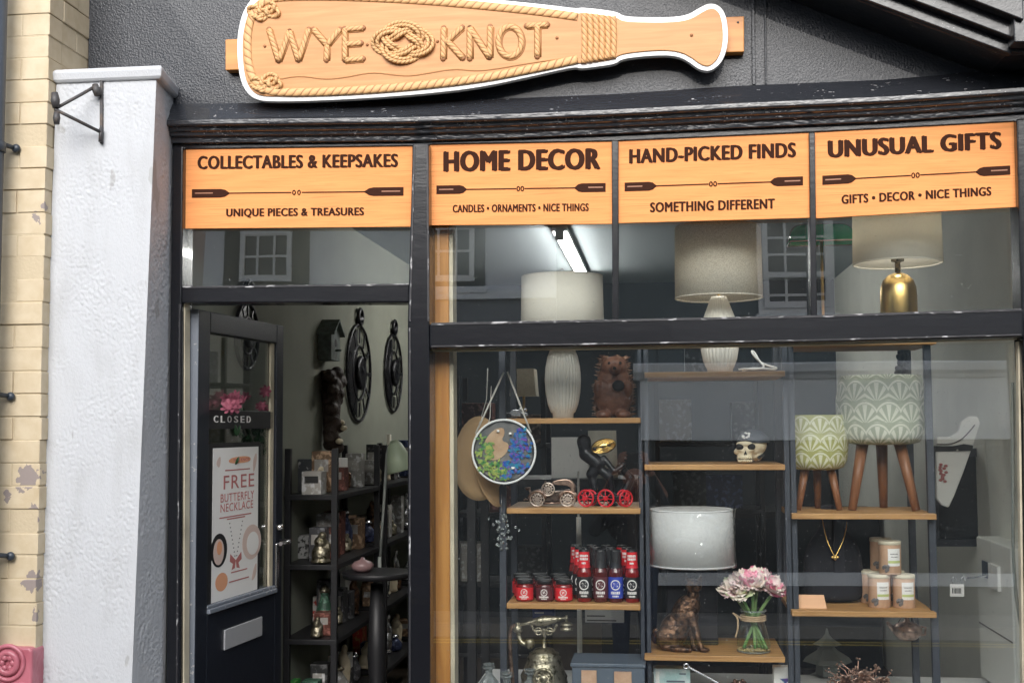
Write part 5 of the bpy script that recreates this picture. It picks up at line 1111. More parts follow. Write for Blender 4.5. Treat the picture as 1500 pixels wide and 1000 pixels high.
# ------------------------------------------------------------------ necklace bust
Yn = 0.49; k = K(Yn); t = thing('necklace_bust', 'black velvet necklace bust standing behind the apricot card', 'display bust', (X(1222, Yn, 890), Yn, zR[2])); c = V(t.location)
m = MB()
sec = [(0, 40, 24, 0), (14, 41, 23, 0), (40, 42, 20, 2), (70, 40, 18, 3), (88, 30, 15, 5), (100, 18, 12, 6), (120, 14.5, 11, 7), (133, 15, 11.5, 8), (136, 13, 10, 8)]
m.rings([[c+V((math.cos(2*PI*i/32)*a*k, (math.sin(2*PI*i/32)*b+o)*k, z*k)) for i in range(32)] for z, a, b, o in sec]); m.build('bust', 'velvet', t, sub=1)
t = thing('gold_necklace', 'fine gold chain necklace with small pendant on the black bust', 'necklace', C(0, -14, 70))
m = MB(); pts = smoothpath([C(-14, -3, 118), C(-13, -9, 104), C(-9, -16, 84), C(-2, -20, 68), C(0, -20.5, 65), C(2, -20, 68), C(12, -16, 86), C(18, -9, 104), C(20, 0, 112)], 3)
m.tube(pts, .0022, 6); m.build('chain', 'gold', t)
m = MB(); q = C(0, -21, 63); m.ell(q, (.007, .004, .008)); m.ell(q+V((.009, 0, .004)), (.006, .003, .005)); m.ell(q+V((-.009, 0, .004)), (.006, .003, .005)); m.build('pendant', 'gold', t)
# apricot tent card
Yk = 0.31; t = thing('price_card', 'blank apricot tent card at the left end of the lower right shelf', 'card', (X(1189, Yk, 890), Yk, zR[2])); k = K(Yk); c = V(t.location)
m = MB(); m.slab([C(-18, 0, 0), C(21, 0, 0), C(18, 7, 18), C(-20, 7, 18)], (0, .0015, 0)); m.slab([C(-18, 16, 0), C(21, 16, 0), C(18, 7.5, 18), C(-20, 7.5, 18)], (0, .0015, 0)); m.build('card', 'card', t)
Yk = 0.39; t = thing('glass_phial', 'tiny glass phial with cream cap beside the apricot card', 'bottle', (X(1165, Yk, 885), Yk, zR[2])); k = K(Yk); c = V(t.location)
MB().lathe([(5*k, 0), (5.5*k, 2*k), (5.5*k, 14*k), (3*k, 17*k)], c, 16).build('phial', 'frost', t); MB().lathe([(3.4*k, 17*k), (3.4*k, 23*k)], c, 14).build('cap', 'lid', t)
# candle tins
kk2 = K(.37)
def tin(label, px, Y, z):
    k = kk2; t = thing('candle_tin', label, 'candle tin', (0, 0, 0), 'candle tins stacked on the lower right shelf'); r = 15*k
    MB().lathe([(r*.97, 0), (r, .002), (r, 40*k), (r*.98, 41*k)], n=36).build('tin', 'kraft', t)
    MB().lathe([(r*1.02, 41*k), (r*1.04, 41.3*k), (r*1.04, 45*k), (r*1.0, 46*k)], n=36).build('lid', 'lid', t)
    m = MB(); wrap_label(m, r+.0008, 12*k, 36*k, -.35, .85); lb = m.build('label', 'ink', t)
    m = MB(); wrap_label(m, r+.0012, 16*k, 19.5*k, -.33, .83); m.build('lime_stripe', 'lablime', lb)
    m = MB(); print_bar(m, r+.0013, 28*k, 12*k, 1.4*k, 3); print_bar(m, r+.0013, 24*k, 10*k, 1.2*k, 4); 
    for q in m.bm.verts: q.co = Matrix.Rotation(.25, 3, 'Z')@q.co
    m.build('print', 'inkd', lb)
    m = MB(); r_ = random.Random(6)
    for i in range(7):
        a = -.55+r_.uniform(-.22, .3); zc = (3+r_.uniform(0, 10))*k; m.ell(on_cyl(r, a, zc), (2.6*k, 1.2*k, 3*k), 8, 6)
    m.build('botanical_print', 'inkd', t)
    t.location = (X(px, .37, 870), Y, z); return t
hz = 46.3*kk2
tin('kraft candle tin with white label, front left of the bottom row', 1288, .37, zR[2]); tin('kraft candle tin with white label, front right of the bottom row', 1324, .37, zR[2])
tin('kraft candle tin with white label on top of the two front tins', 1305, .37, zR[2]+hz)
tin('kraft candle tin behind the front left tin', 1284, .49, zR[2]); tin('kraft candle tin behind the front right tin', 1318, .49, zR[2])
tin('kraft candle tin at the back of the upper tier', 1300, .49, zR[2]+hz)
# barcode ticket on a hook
Yq = 0.67; t = thing('price_ticket', 'white ticket with printed bars hanging on a black hook at the right', 'ticket', P(1403, 862, Yq)); a, b = P(1392, 873, Yq), P(1412, 855, Yq)
MB().box(a.x, b.x, Yq, Yq+.002, a.z, b.z).build('ticket', 'ink', t)
m = MB(); r_ = random.Random(2); x = a.x+.008
while x < b.x-.010: w = r_.uniform(.0015, .004); m.box(x, x+w, Yq-.001, Yq-.0002, a.z+.012, b.z-.016); x += w+r_.uniform(.0015, .003)
m.build('bars', 'dark', t)
m = MB()
for px in (1396, 1409): m.tube(smoothpath([P(px, 855, Yq), P(px-2, 847, Yq), P(px+4, 843, Yq), P(px+5, 850, Yq+.01)], 2), .0025, 6)
m.build('hook', 'silver', t)
# wall plaque (white, scalloped top, black strap)
Yl = .95; k = K(Yl); t = thing('white_plaque', 'white tapering plaque with scalloped top and black strap near the right wall', 'plaque', P(1400, 680, Yl))
def pxs(pts, Y): return [P(x, y, Y) for x, y in pts]
MB().slab(pxs([(1372, 640), (1392, 640), (1404, 632), (1408, 618), (1420, 609), (1432, 610), (1436, 619), (1432, 634), (1424, 656), (1412, 690), (1398, 726), (1390, 743), (1380, 740), (1372, 730)], Yl), (0, .03, 0)).build('board', 'paper', t, bev=.006)
MB().slab(pxs([(1371, 653), (1396, 653), (1412, 650), (1426, 652), (1424, 660), (1371, 661)], Yl-.004), (0, .042, 0)).build('strap', 'blacksatin', t)
m = MB(); m.tube([P(x, y, Yl-.003) for x, y in chaikin([(1372, 650), (1392, 651), (1408, 644), (1420, 632), (1428, 622)], 2, False)], .003, 6); m.build('edge_line', 'inkd', t)
m = MB(); m.ell(P(1402, 659, Yl-.008), (.006,)*3); m.build('stud', 'silver', t)
m = MB(); r_ = random.Random(8)
for i in range(14): m.ell(P(1380+r_.uniform(-4, 6), 680+i*1.9, Yl-.002), (.008, .003, .006), 8, 6)
m.build('flower_print', rose, t)
t = thing('dark_picture_frame', 'dark empty picture frame leaning by the right wall behind the plaque', 'picture frame', P(1410, 780, 1.3))
Yf = 1.3; o = [(1362, 658), (1444, 656), (1448, 800), (1364, 800)]; i_ = [(1374, 670), (1434, 668), (1437, 790), (1376, 790)]
m = MB()
for j in range(4): m.slab([P(*o[j], Yf), P(*o[(j+1) % 4], Yf), P(*i_[(j+1) % 4], Yf), P(*i_[j], Yf)], (0, .03, 0))
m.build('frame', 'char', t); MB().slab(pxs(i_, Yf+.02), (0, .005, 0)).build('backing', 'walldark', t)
# dried dark flower hanging in the right unit
Yd = 0.61; t = thing('dried_flower', 'dark dried flower hanging upside down above the large planter', 'dried flower', P(1322, 520, Yd)); m = MB(); r_ = random.Random(3)
m.tube([P(1324, 500, Yd), P(1321, 520, Yd), P(1322, 550, Yd)], .006, 8)
for i in range(26):
    p = P(1322+r_.uniform(-7, 7), 506+r_.uniform(0, 44), Yd+r_.uniform(-.02, .02)); m.ell(p, (.012, .006, .018), 8, 6, Matrix.Rotation(r_.uniform(-1, 1), 3, 'Y'))
m.build('petals', 'blacksatin', t)
# grey meter cabinet on the right wall
cx = XR-.10
def WX(px, py): return PX(px, py, cx)
a, b = WX(1480, 802), WX(1430, 790); t = thing('meter_cabinet', 'pale grey metal cabinet with switch on the right wall of the window', 'cabinet', (XR, (a.y+b.y)/2, .56))
y0, y1, z1 = a.y, b.y, a.z
MB().box(cx, XR, max(.10, y0), y1, .55, z1).build('case', 'cabinet', t, bev=.006)
q0, q1 = WX(1462, 862), WX(1442, 832)
m = MB(); m.box(cx-.012, cx+.002, WX(1466, 850).y, WX(1452, 850).y, WX(1462, 864).z, WX(1462, 828).z); m.build('switch_plate', 'paper', t, bev=.002)
m = MB(); m.box(cx-.006, cx+.002, WX(1450, 850).y, WX(1441, 850).y, WX(1445, 845).z, WX(1445, 822).z); m.build('slot', 'slate', t)
m = MB(); m.tube([WX(1448, 842), WX(1440, 845)+V((-.03, 0, 0)), WX(1432, 846)+V((-.04, 0, 0))], .004, 8); m.build('key', 'silver', t)
m = MB(); m.box(cx-.002, cx+.002, max(.1, y0)+.01, y1-.01, z1-.36, z1-.355); m.build('seam', 'inkd', t)
t = thing('grey_cable', 'grey cable running down the pale right wall beside the cabinet', 'cable', P(1485, 900, .09)); m = MB()
m.tube([P(x, y, .10) for x, y in chaikin([(1483, 560), (1484, 700), (1484, 830), (1492, 900), (1502, 950), (1508, 1040)], 2, False)], .006, 8); m.build('cable', 'greyst', t)
t = thing('wall_conduit', 'cream painted conduit rising at the right edge of the window', 'conduit', P(1476, 500, .3)); xx = XR-.02
m = MB(); m.cyl((xx, .14, .6), (xx, .14, 2.7), .014, n=14); m.cyl((xx, .20, .6), (xx, .20, 2.7), .011, n=14); m.build('pipe', 'cream', t)
# copper wire flower sculpture, grey lantern, brown hanging teapot
Yc = 0.21; k = K(Yc); t = thing('copper_flower_sculpture', 'copper wire flower sculpture with berries at the bottom of the right unit', 'sculpture', (X(1262, Yc, 1000), Yc, DK)); c = V((t.location.x, Yc, P(1262, 1000, Yc).z)); r_ = random.Random(12)
m = MB(); mb_ = MB()
m.lathe([(14*k, DK-c.z), (18*k, -10*k), (12*k, 4*k)], c, 20)
for i in range(34):
    a = r_.uniform(-1.35, 1.35); L = r_.uniform(26, 48); p0 = C(r_.uniform(-20, 20), r_.uniform(-8, 8), r_.uniform(-8, 4)); p1 = p0+V((math.sin(a)*L*.9*k, r_.uniform(-12, 12)*k, math.cos(a)*L*.62*k)); mid = (p0+p1)/2+V((r_.uniform(-5, 5)*k, 0, r_.uniform(-3, 5)*k))
    m.tube(smoothpath([p0, mid, p1], 2), .9*k, 6)
    for j in range(3): mb_.ell(p1+V((r_.uniform(-4, 4)*k, r_.uniform(-3, 3)*k, r_.uniform(-4, 4)*k)), (1.5*k,)*3, 8, 6)
m.build('stems', 'tangle', t); mb_.build('berries', 'copper', t)
for x, z, R in ((2, 6, 15), (28, 1, 12), (-24, 2, 13)):
    m = MB(); hc = C(x, -10, z)
    for lay in range(3):
        for i in range(6):
            a = 2*PI*i/6+lay*.5; q = R*(1-.27*lay)
            m.grid(lambda u, v: hc+V((math.cos(a+(v-.5)*1.1*math.sin(PI*(.2+.7*u)))*q*u*k, -(4+7*u*u*(.5+lay*.3))*k, math.sin(a+(v-.5)*1.1*math.sin(PI*(.2+.7*u)))*q*u*k)), 5, 5)
    m.build('rose', 'copper', t, solid=.002)
Yl = 1.0; k = K(Yl); t = thing('stone_lantern', 'grey pagoda shaped lantern in the dim room below the candle tins', 'lantern', (X(1212, Yl, 960), Yl, .53)); c = V((t.location.x, Yl, P(1212, 1000, Yl).z))
m = MB(); m.lathe([(26*k, .53-c.z-.0), (26*k, -6*k), (18*k, 0), (16*k, 26*k), (34*k, 30*k), (30*k, 36*k), (14*k, 46*k), (9*k, 52*k), (20*k, 54*k), (8*k, 62*k), (3*k, 68*k), (1*k, 76*k)], c, 6, smooth=False); m.build('body', 'greyst', t)
t = thing('lantern_stool', 'dark block under the grey pagoda lantern', 'stool', (c.x, Yl, .04)); MB().box(c.x-.10, c.x+.10, 1.0+.02-.1, 1.12, .04, .528).build('block', 'velvet', t)
Yt = 0.65; k = K(Yt); c = P(1329, 922, Yt); t = thing('brown_teapot', 'squat brown metal teapot hanging under the lower right shelf', 'teapot', c)
m = MB(); m.lathe([(3*k, -14*k), (12*k, -13*k), (20*k, -4*k), (20*k, 4*k), (12*k, 10*k), (4*k, 12*k), (3*k, 17*k), (1*k, 18*k)], c, 28); m.tube([C(-18, 0, 0), C(-24, 0, 6), C(-27, 0, 11)], [4*k, 3*k, 2*k], 10); m.tube([C(18, 0, 5), C(25, 0, 4), C(24, 0, -6), C(18, 0, -7)], 1.6*k, 8); m.build('pot', 'copper', t)
MB().tube([C(-12, 0, 10), C(0, 0, 30), C(12, 0, 10)], .002, 6).build('wire', 'silver', t)
# ================================================================== DIM ROOM BEHIND
def rack(label, x0, x1, y0, y1, z0, levels, top, mat='blacksatin'):
    t = thing('black_rack', label, 'rack', ((x0+x1)/2, (y0+y1)/2, z0), 'black racks inside the shop')
    for z in levels: MB().box(x0, x1, y0, y1, z-.025, z).build('shelf', mat, t, bev=.003)
    for x in (x0, x1-.03):
        for y in (y0+.001, y1-.031): MB().box(x+.0005, x+.0295, y, y+.03, z0, top).build('post', mat, t, bev=.002)
    return t
lev = (.25, .60, .95, 1.28)
rack('black open rack nearest the shop door along the left wall', XL+.01, XL+.27, 1.25, 2.15, .04, lev, 1.5)
rack('black open rack further back along the left wall', XL+.01, XL+.27, 2.30, 3.20, .04, lev, 1.5)
rack('black open rack deep in the shop by the floor lamp', XL+.01, XL+.45, 3.4, 4.6, .04, lev, 1.46)
def roombox(label, cat, nm, q, Y, dep, mat, fig=None, rest=None):
    a, b = P(q[0], q[3], Y), P(q[2], q[1], Y); zb = a.z
    if rest:
        zb = min(rest, key=lambda z: abs(z-a.z))+.001
    h = b.z-a.z
    t = thing(nm, label, cat, ((a.x+b.x)/2, Y, zb)); MB().box(a.x, b.x, Y, Y+dep, zb, zb+h).build('carton', mat, t, bev=.003)
    if fig:
        w = b.x-a.x; m = MB(); cx_ = (a.x+b.x)/2
        m.slab([(cx_+u*w, Y-.002, zb+v*h) for u, v in chaikin([(-.22, .1), (.2, .1), (.25, .3), (.12, .5), (.2, .7), (.06, .9), (-.14, .85), (-.1, .6), (-.25, .35)], 2)], (0, .0015, 0)); m.build('figure_print', fig, t)
    return t
roombox('tall white box with dark figure print standing on top of the rack', 'box', 'figurine_box', (486, 626, 501, 672), 1.7, .12, 'paper', 'dark', lev)
roombox('white box with dark figure print on the second shelf of the rack', 'box', 'figurine_box', (481, 786, 507, 868), 1.9, .14, 'paper', 'dark', lev)
roombox('narrow white box with dark print low on the rack', 'box', 'figurine_box', (481, 876, 496, 928), 1.9, .12, 'paper', 'inkd', lev)
roombox('white box with dark figure print at the foot of the rack', 'box', 'figurine_box', (480, 962, 507, 1010), 1.8, .14, 'paper', 'dark', lev)
roombox('bright green box low on the rack by the door edge', 'box', 'green_box', (418, 947, 430, 985), 1.35, .12, pm('green_card', (.03, .30, .05), .5, 0, None, (30, (.25, .5, .15), .5, .6)), None, lev)
roombox('red tin low on the rack further back', 'tin', 'red_tin', (516, 902, 530, 952), 2.5, .12, pm('red_tin_print', (.45, .05, .03), .4, 0, None, (26, (.5, .3, .12), .5, .6)), None, lev)
roombox('brown cardboard box on the rack under the white statue', 'box', 'cardboard_box', (482, 758, 509, 788), 2.0, .2, 'kraft', None, None)
roombox('stack of cream patterned boxes on the further rack', 'box', 'patterned_box', (519, 756, 544, 788), 2.6, .2, pm('cream_pattern', (.45, .44, .38), .6, 0, None, (40, (.12, .11, .10), .5, .56)), None, lev)
roombox('dark patterned box upright on the upper shelf near the door', 'box', 'dark_box', (436, 668, 466, 716), 1.5, .12, pm('dark_pattern', (.05, .055, .06), .6, 0, None, (30, (.35, .34, .32), .58, .64)), None, lev)
roombox('second dark box on the upper shelf of the rack', 'box', 'dark_box', (478, 676, 516, 708), 2.0, .14, pm('dark_pattern_blue', (.03, .035, .05), .6, 0, None, (34, (.16, .17, .20), .55, .64)), None, lev)
roombox('white and red printed carton in the rack beside the door handle', 'box', 'printed_carton', (458, 836, 470, 880), 1.6, .08, pm('red_white_print', (.5, .5, .46), .6, 0, None, (30, (.4, .04, .03), .5, .56)), None, lev)
roombox('pale grey printed box on the third rack shelf near the door', 'box', 'printed_carton', (436, 766, 452, 800), 1.5, .10, pm('grey_print_card', (.3, .3, .29), .6, 0, None, (40, (.03, .03, .03), .5, .56)), None, lev)
roombox('white canvas block leaning on the wall above the further rack', 'canvas', 'white_canvas', (541, 636, 571, 668), 3.5, .05, 'shade', None, None)
r_ = random.Random(21); pal = [(.25, .24, .22), (.10, .03, .02), (.03, .08, .05), (.02, .03, .08), (.35, .33, .30), (.06, .06, .065), (.20, .12, .07), (.02, .02, .02)]
pm_ = [pm('dim_card_%s' % n_, c_, .5, 0, None, (34, tuple(min(.6, q*3+.05) for q in c_), .52, .62)) for n_, c_ in zip(('stone', 'brick', 'forest', 'navy', 'chalk', 'graphite', 'tan', 'coal'), pal)]
shapes = ['ornament', 'jar']
desc = ['stone', 'brick', 'forest green', 'navy', 'chalk', 'graphite', 'tan', 'black']
for ri, (ya, yb, rw) in enumerate(((1.3, 2.1, 'nearest'), (2.35, 3.15, 'middle'), (3.45, 4.5, 'farthest'))):
    for li, z in enumerate(lev):
        y = ya
        while y < yb-.05:
            ci = r_.randrange(8); h = r_.uniform(.09, .24); w = r_.uniform(.06, .11); x = XL+.14+r_.uniform(-.02, .04); kind = r_.randrange(3)
            nm, cat = (('gift_carton', 'box'), ('ornament_jar', 'jar'), ('small_figurine', 'figurine'))[kind]
            t = thing(nm, '%s %s on the %s shelf of the %s black rack' % (desc[ci], cat, ('lowest', 'second', 'third', 'top')[li], rw), cat, (x, y, z), 'small goods on the black racks')
            if kind == 0:
                m = MB(); m.box(x-w/2, x+w/2, y-w/2, y+w/2, z+.0005, z+h); m.build('carton', pm_[ci], t, bev=.003)
                m = MB(); m.box(x-w*.35, x+w*.35, y-w/2-.0015, y-w/2-.0003, z+h*.5, z+h*.8); m.build('label', pm_[4] if ci != 4 else pm_[7], t)
            elif kind == 1:
                m = MB(); m.lathe([(w*.3, 0), (w*.5, h*.12), (w*.52, h*.45), (w*.3, h*.68), (w*.22, h*.78), (w*.3, h*.84)], (x, y, z+.0005), 20); m.build('body', pm_[ci], t)
                m = MB(); m.lathe([(w*.33, h*.84), (w*.33, h*.9), (w*.1, h)], (x, y, z), 16); m.build('lid', 'silver' if ci % 2 else 'oldbrass', t)
            else:
                m = MB(); m.ell((x, y, z+h*.3), (w*.42, w*.4, h*.32)); m.ell((x, y-.004, z+h*.68), (w*.3, w*.3, h*.2)); m.ell((x+w*.1, y-.01, z+h*.9), (w*.2, w*.2, h*.12)); m.ell((x, y, z+.012), (w*.46, w*.46, .013)); m.ell((x+w*.3, y, z+h*.5), (w*.16, w*.14, h*.22)); m.build('body', ('bone', 'silver', 'bronze', 'oldbrass')[ci % 4], t, remesh=.006)
            y += w+r_.uniform(.008, .035)
# wall things on the left wall
def onwall(px, py, off=0.0): return PX(px, py, XL+off)
p0, p1 = onwall(456, 530), onwall(485, 530); zt, zs, zb = onwall(470, 471).z, onwall(470, 486).z, onwall(470, 528).z; ym = (p0.y+p1.y)/2
t = thing('birdhouse', 'weathered grey green birdhouse on the inside left wall above the rack', 'birdhouse', (XL, ym, zb))
w = .085; m = MB(); m.slab([(XL+.003, ym-w, zb), (XL+.003, ym+w, zb), (XL+.003, ym+w, zs), (XL+.003, ym, zt), (XL+.003, ym-w, zs)], (.075, 0, 0)); m.build('box', 'verdigris', t, bev=.002)
m = MB()
for s in (-1, 1): m.slab([(XL+.001, ym, zt+.012), (XL+.001, ym, zt+.001), (XL+.001, ym+s*(w+.025), zs-.022), (XL+.001, ym+s*(w+.025), zs-.010)], (.10, 0, 0))
m.build('roof', 'verdigris', t); MB().cyl((XL+.077, ym, zs-.06), (XL+.0795, ym, zs-.06), .02, n=20).build('entrance_hole', 'dark', t); MB().cyl((XL+.078, ym, zs-.10), (XL+.11, ym, zs-.10), .006).build('perch', 'verdigris', t)
a, b = onwall(472, 542), onwall(472, 655); t = thing('carved_mask', 'dark carved wooden figure hanging under the birdhouse', 'carving', (XL, a.y, b.z)); c = V((XL+.05, a.y, b.z)); H = a.z-b.z
m = MB(); r2 = random.Random(2)
for i in range(26):
    f = i/26; m.ell(c+V((r2.uniform(-.015, .04), r2.gauss(0, .045*(.5+f)), H*f)), (.035, .045*(.5+f*.6), .035), 12, 8)
m.tube([c+V((0, 0, 0)), c+V((0, .01, H*.5)), c+V((0, 0, H))], [.04, .05, .06], 10)
m.build('carving', 'carved', t, remesh=.007)
for j, (f, dy) in enumerate(((.32, -.02), (.25, .03), (.08, -.05))): MB().ell(c+V((.06, dy, H*f)), (.02, .03, .016)).build('pale_inlay', 'bone', t)
def wall_clock(label, px, py, rpx_h):
    o = onwall(px, py); d = o.y+4.4; R = rpx_h*d/FPX; t = thing('wall_clock', label, 'wall clock', o, 'round skeleton clocks on the left wall')
    def Wc(r, a, x=0): return o+V((.012+x, math.cos(a)*r, math.sin(a)*r))
    for nm, rr_, tr in (('outer_ring', R, .009), ('inner_ring', R*.56, .008)): MB().tube([Wc(rr_, 2*PI*i/48) for i in range(48)], tr, 8, True).build(nm, 'blackmetal', t)
    m = MB(); m.lathe([(.02, 0), (R*.36, .006), (R*.36, .02), (R*.3, .03)], (0, 0, 0), 32)
    for v in m.bm.verts: v.co = o+V((.01+v.co.z, v.co.x, v.co.y))
    m.build('gear_hub', 'blackmetal', t)
    for i in range(12):
        a = 2*PI*i/12; m = MB(); m.slab([Wc(R*.62, a-.05), Wc(R*.62, a+.05), Wc(R*.92, a+.05), Wc(R*.92, a-.05)], (.006, 0, 0)); m.build('numeral', 'blackmetal', t)
    m = MB(); m.slab([Wc(R*.2, PI), Wc(R*.97, PI*.62), Wc(R*.97, PI*1.38)], (.004, 0, 0)); m.slab([Wc(R*.94, PI*.55), Wc(R*.94, PI*.75), Wc(R*.94, PI), Wc(R*.94, PI*1.25), Wc(R*.94, PI*1.45), Wc(R*.4, PI*1.4), Wc(R*.4, PI), Wc(R*.4, PI*.6)], (.003, 0, 0)); m.build('dark_segment', 'blackmetal', t)
    m = MB()
    for a, L in ((1.2, .5), (2.6, .34)): m.slab([Wc(.01, a+1.5, .035), Wc(R*L, a, .035), Wc(.01, a-1.5, .035)], (.003, 0, 0))
    m.build('hands', 'silver', t)
    m = MB(); m.tube([o+V((.02, .05*math.cos(q), R+.05+.045*math.sin(q))) for q in [2*PI*i/20 for i in range(20)]], .012, 8, True); m.ell(o+V((.02, 0, R+.03)), (.02, .05, .025)); m.build('crown', 'blackmetal', t)
wall_clock('large black skeleton clock high behind the open door', 358, 492, 50)
wall_clock('large black skeleton clock right of the birdhouse', 523, 546, 72)
wall_clock('smaller black skeleton clock next to the doorway mullion', 574, 546, 57)
# pink flowers added on the wall in place of their door glass reflection
t = thing('pink_reflection_flowers', 'pink flowers added behind the door glass to stand for a reflection in it', 'reflection stand-in', onwall(350, 592, .05)); r2 = random.Random(4)
for i in range(14):
    m = MB(); c0 = onwall(330+r2.random()*66, 590+r2.gauss(0, 9), .05+r2.random()*.06); R_ = r2.uniform(.022, .036); tl = Matrix.Rotation(r2.uniform(-.6, .6), 3, 'Z')@Matrix.Rotation(r2.uniform(-.8, .3), 3, 'X')
    for lay in range(2):
        for q in range(7):
            a = 2*PI*q/7+lay*.45; L_ = R_*(1-.35*lay)
            m.grid(lambda u, v, c0=c0, tl=tl: c0+tl@V((L_*u*math.cos(a+(v-.5)*.9*math.sin(PI*(.15+.75*u))), -.012*(1-u)*0-L_*(.35+.4*lay)*u*u, L_*u*math.sin(a+(v-.5)*.9*math.sin(PI*(.15+.75*u))))), 3, 3)
    m.build('flower', 'reflpink', t)
m = MB()
for i in range(60):
    p = onwall(345+r2.random()*50, 640+r2.gauss(0, 14), .03+r2.random()*.05); m.ell(p, (.01, .03, .012), 8, 6, Matrix.Rotation(r2.uniform(-1, 1), 3, 'X'))
m.build('leaves', 'leaf', t)
# floor lamp and round table
Yf = 1.66; k = K(Yf); t = thing('floor_lamp', 'floor lamp with sage green cone shade and thin pale pole', 'lamp', (X(556, Yf, 815), Yf, .04)); xb_ = t.location.x
m = MB(); m.cyl((xb_, Yf, .05), (xb_, Yf, P(557, 815, Yf).z), .009); m.tube([P(557, 815, Yf), P(562, 740, Yf), P(567, 664, Yf), P(570, 652, Yf), P(578, 650, Yf)], .007, 10); m.build('pole', 'greyst', t); MB().lathe([(.14, .04), (.14, .055), (.02, .07)], (xb_, Yf, 0), 32).build('foot', 'blackmetal', t)
m = MB(); a, b = P(577, 645, Yf), P(588, 690, Yf); ax = (b-a).normalized(); u = V((0, 1, 0)); w = ax.cross(u)
m.rings([[a+ax*(b-a).length*f+(u*math.cos(2*PI*i/32)+w*math.sin(2*PI*i/32))*r*k for i in range(32)] for f, r in ((0, 5), (.15, 10), (.5, 16), (1, 21))], False, False); m.build('shade', 'greenshade', t, solid=.003)
Yt = 1.42; t = thing('round_table', 'black round pedestal table in the gloom beside the floor lamp', 'table', (X(552, Yt, 830), Yt, .04)); c = V(t.location); zt = P(552, 836, Yt).z
m = MB(); m.lathe([(.02, zt-.05), (.16, zt-.03), (.17, zt-.005), (.16, zt)], (c.x, c.y, 0), 40); m.build('table_top', 'blacksatin', t)
m = MB(); m.lathe([(.17, .04), (.15, .07), (.04, .12), (.03, .3), (.045, .5), (.03, zt-.06)], (c.x, c.y, 0), 24); m.build('pedestal', 'blacksatin', t)
t = thing('pink_bowl', 'pink lidded bowl on the black round table', 'bowl', (X(531, 1.38, 835), 1.38, zt)); m = MB(); c = V(t.location); m.lathe([(.03, 0), (.05, .015), (.055, .035), (.04, .05), (.012, .06), (.008, .07)], c, 24); m.build('bowl', 'mauve', t)
# goods in the room seen between the window shelves
carton('white canvas block standing behind the diver figure', 'canvas', (808, 640, 862, 700), 1.4, .04, 'paper', 'canvas_block', None)
t = thing('room_table', 'dark table in the room behind the left window unit', 'table', (X(830, 1.5, 760), 1.55, .04)); zt = P(835, 700, 1.4).z-.001
m = MB(); m.box(X(690, 1.5), X(935, 1.5), 1.3, 1.8, zt-.03, zt); m.build('table_top', 'blacksatin', t)
for x in (X(690, 1.5)+.03, X(935, 1.5)-.03):
    for y in (1.33, 1.77): MB().box(x-.02, x+.02, y-.02, y+.02, .04, zt-.03).build('leg', 'blacksatin', t)
t = thing('cream_lampshade', 'spare cream drum lampshade standing on the dark table behind the figure', 'lampshade', (X(882, 1.5, 640), 1.5, zt)); c = V(t.location); k = K(1.5); m = MB(); m.lathe([(22*k, .0), (20*k, 68*k)], c, 36, caps=False); m.build('shade', 'shade', t, solid=.003)
rack('tall black rack at the back of the room behind the left window unit', X(665, 2.6), X(800, 2.6), 2.6, 2.95, .04, (.3, .7, 1.1, 1.5), 1.9)
rack('tall black rack at the back of the room behind the middle window unit', X(960, 3.0), X(1120, 3.0), 3.0, 3.35, .04, (.3, .7, 1.1, 1.5, 1.9), 2.2)
for i, (px, Y, z, w, h, ci, lb) in enumerate(((690, 2.7, .7, .18, .22, 4, 'chalk white'), (735, 2.7, 1.1, .15, .20, 1, 'brick red'), (768, 2.7, 1.5, .24, .17, 6, 'tan'), (775, 2.7, .7, .16, .2, 7, 'coal black'), (700, 2.7, 1.5, .18, .24, 1, 'dull red'), (990, 3.1, 1.5, .2, .26, 4, 'pale grey'), (1060, 3.1, 1.1, .22, .2, 3, 'navy'), (1090, 3.1, 1.5, .14, .24, 5, 'graphite'), (1010, 3.1, 1.1, .2, .22, 7, 'coal black'), (1030, 3.1, 1.9, .2, .22, 5, 'charcoal'))):
    x = X(px, Y); t = thing('storage_carton', '%s carton on a tall rack in the back room, %s' % (lb, ('far left' if px < 720 else 'left' if px < 850 else 'behind the skull' if px < 1040 else 'behind the lampshade')), 'box', (x, Y, z), 'cartons on the back racks')
    m = MB(); m.box(x-w/2, x+w/2, Y-.04, Y+.12, z+.0005, z+h); m.build('carton', pm_[ci], t, bev=.003)
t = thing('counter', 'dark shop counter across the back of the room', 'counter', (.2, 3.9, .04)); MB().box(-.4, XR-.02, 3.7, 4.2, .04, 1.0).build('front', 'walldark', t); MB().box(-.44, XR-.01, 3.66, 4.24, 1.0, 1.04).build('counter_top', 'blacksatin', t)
t = thing('beige_lampshade', 'small beige square lampshade on the tall rack behind the hanging glass art', 'lampshade', (X(765, 2.75), 2.75, 1.9)); a, b = P(748, 580, 2.75), P(786, 540, 2.75)
m = MB(); m.slab([(a.x, 2.7, a.z), (b.x, 2.7, a.z), (b.x-.012, 2.7, b.z), (a.x+.012, 2.7, b.z)], (0, .18, 0)); m.build('shade', 'shadeb', t); MB().cyl((X(767, 2.75), 2.79, 1.5), (X(767, 2.75), 2.79, a.z), .008).build('stem', 'brass', t)
carton('navy blue printed box below the sauce bottles behind the telephone', 'box', (780, 892, 812, 912), .70, .06, 'bluebox', 'navy_carton', None, lines(1, .1, .9, 'ink', .7))
carton('white slab with printed rows behind the white pole', 'sign', (857, 890, 914, 911), .90, .02, 'paper', 'printed_slab', None, lines(2, .05, .95, 'inkd', .4))
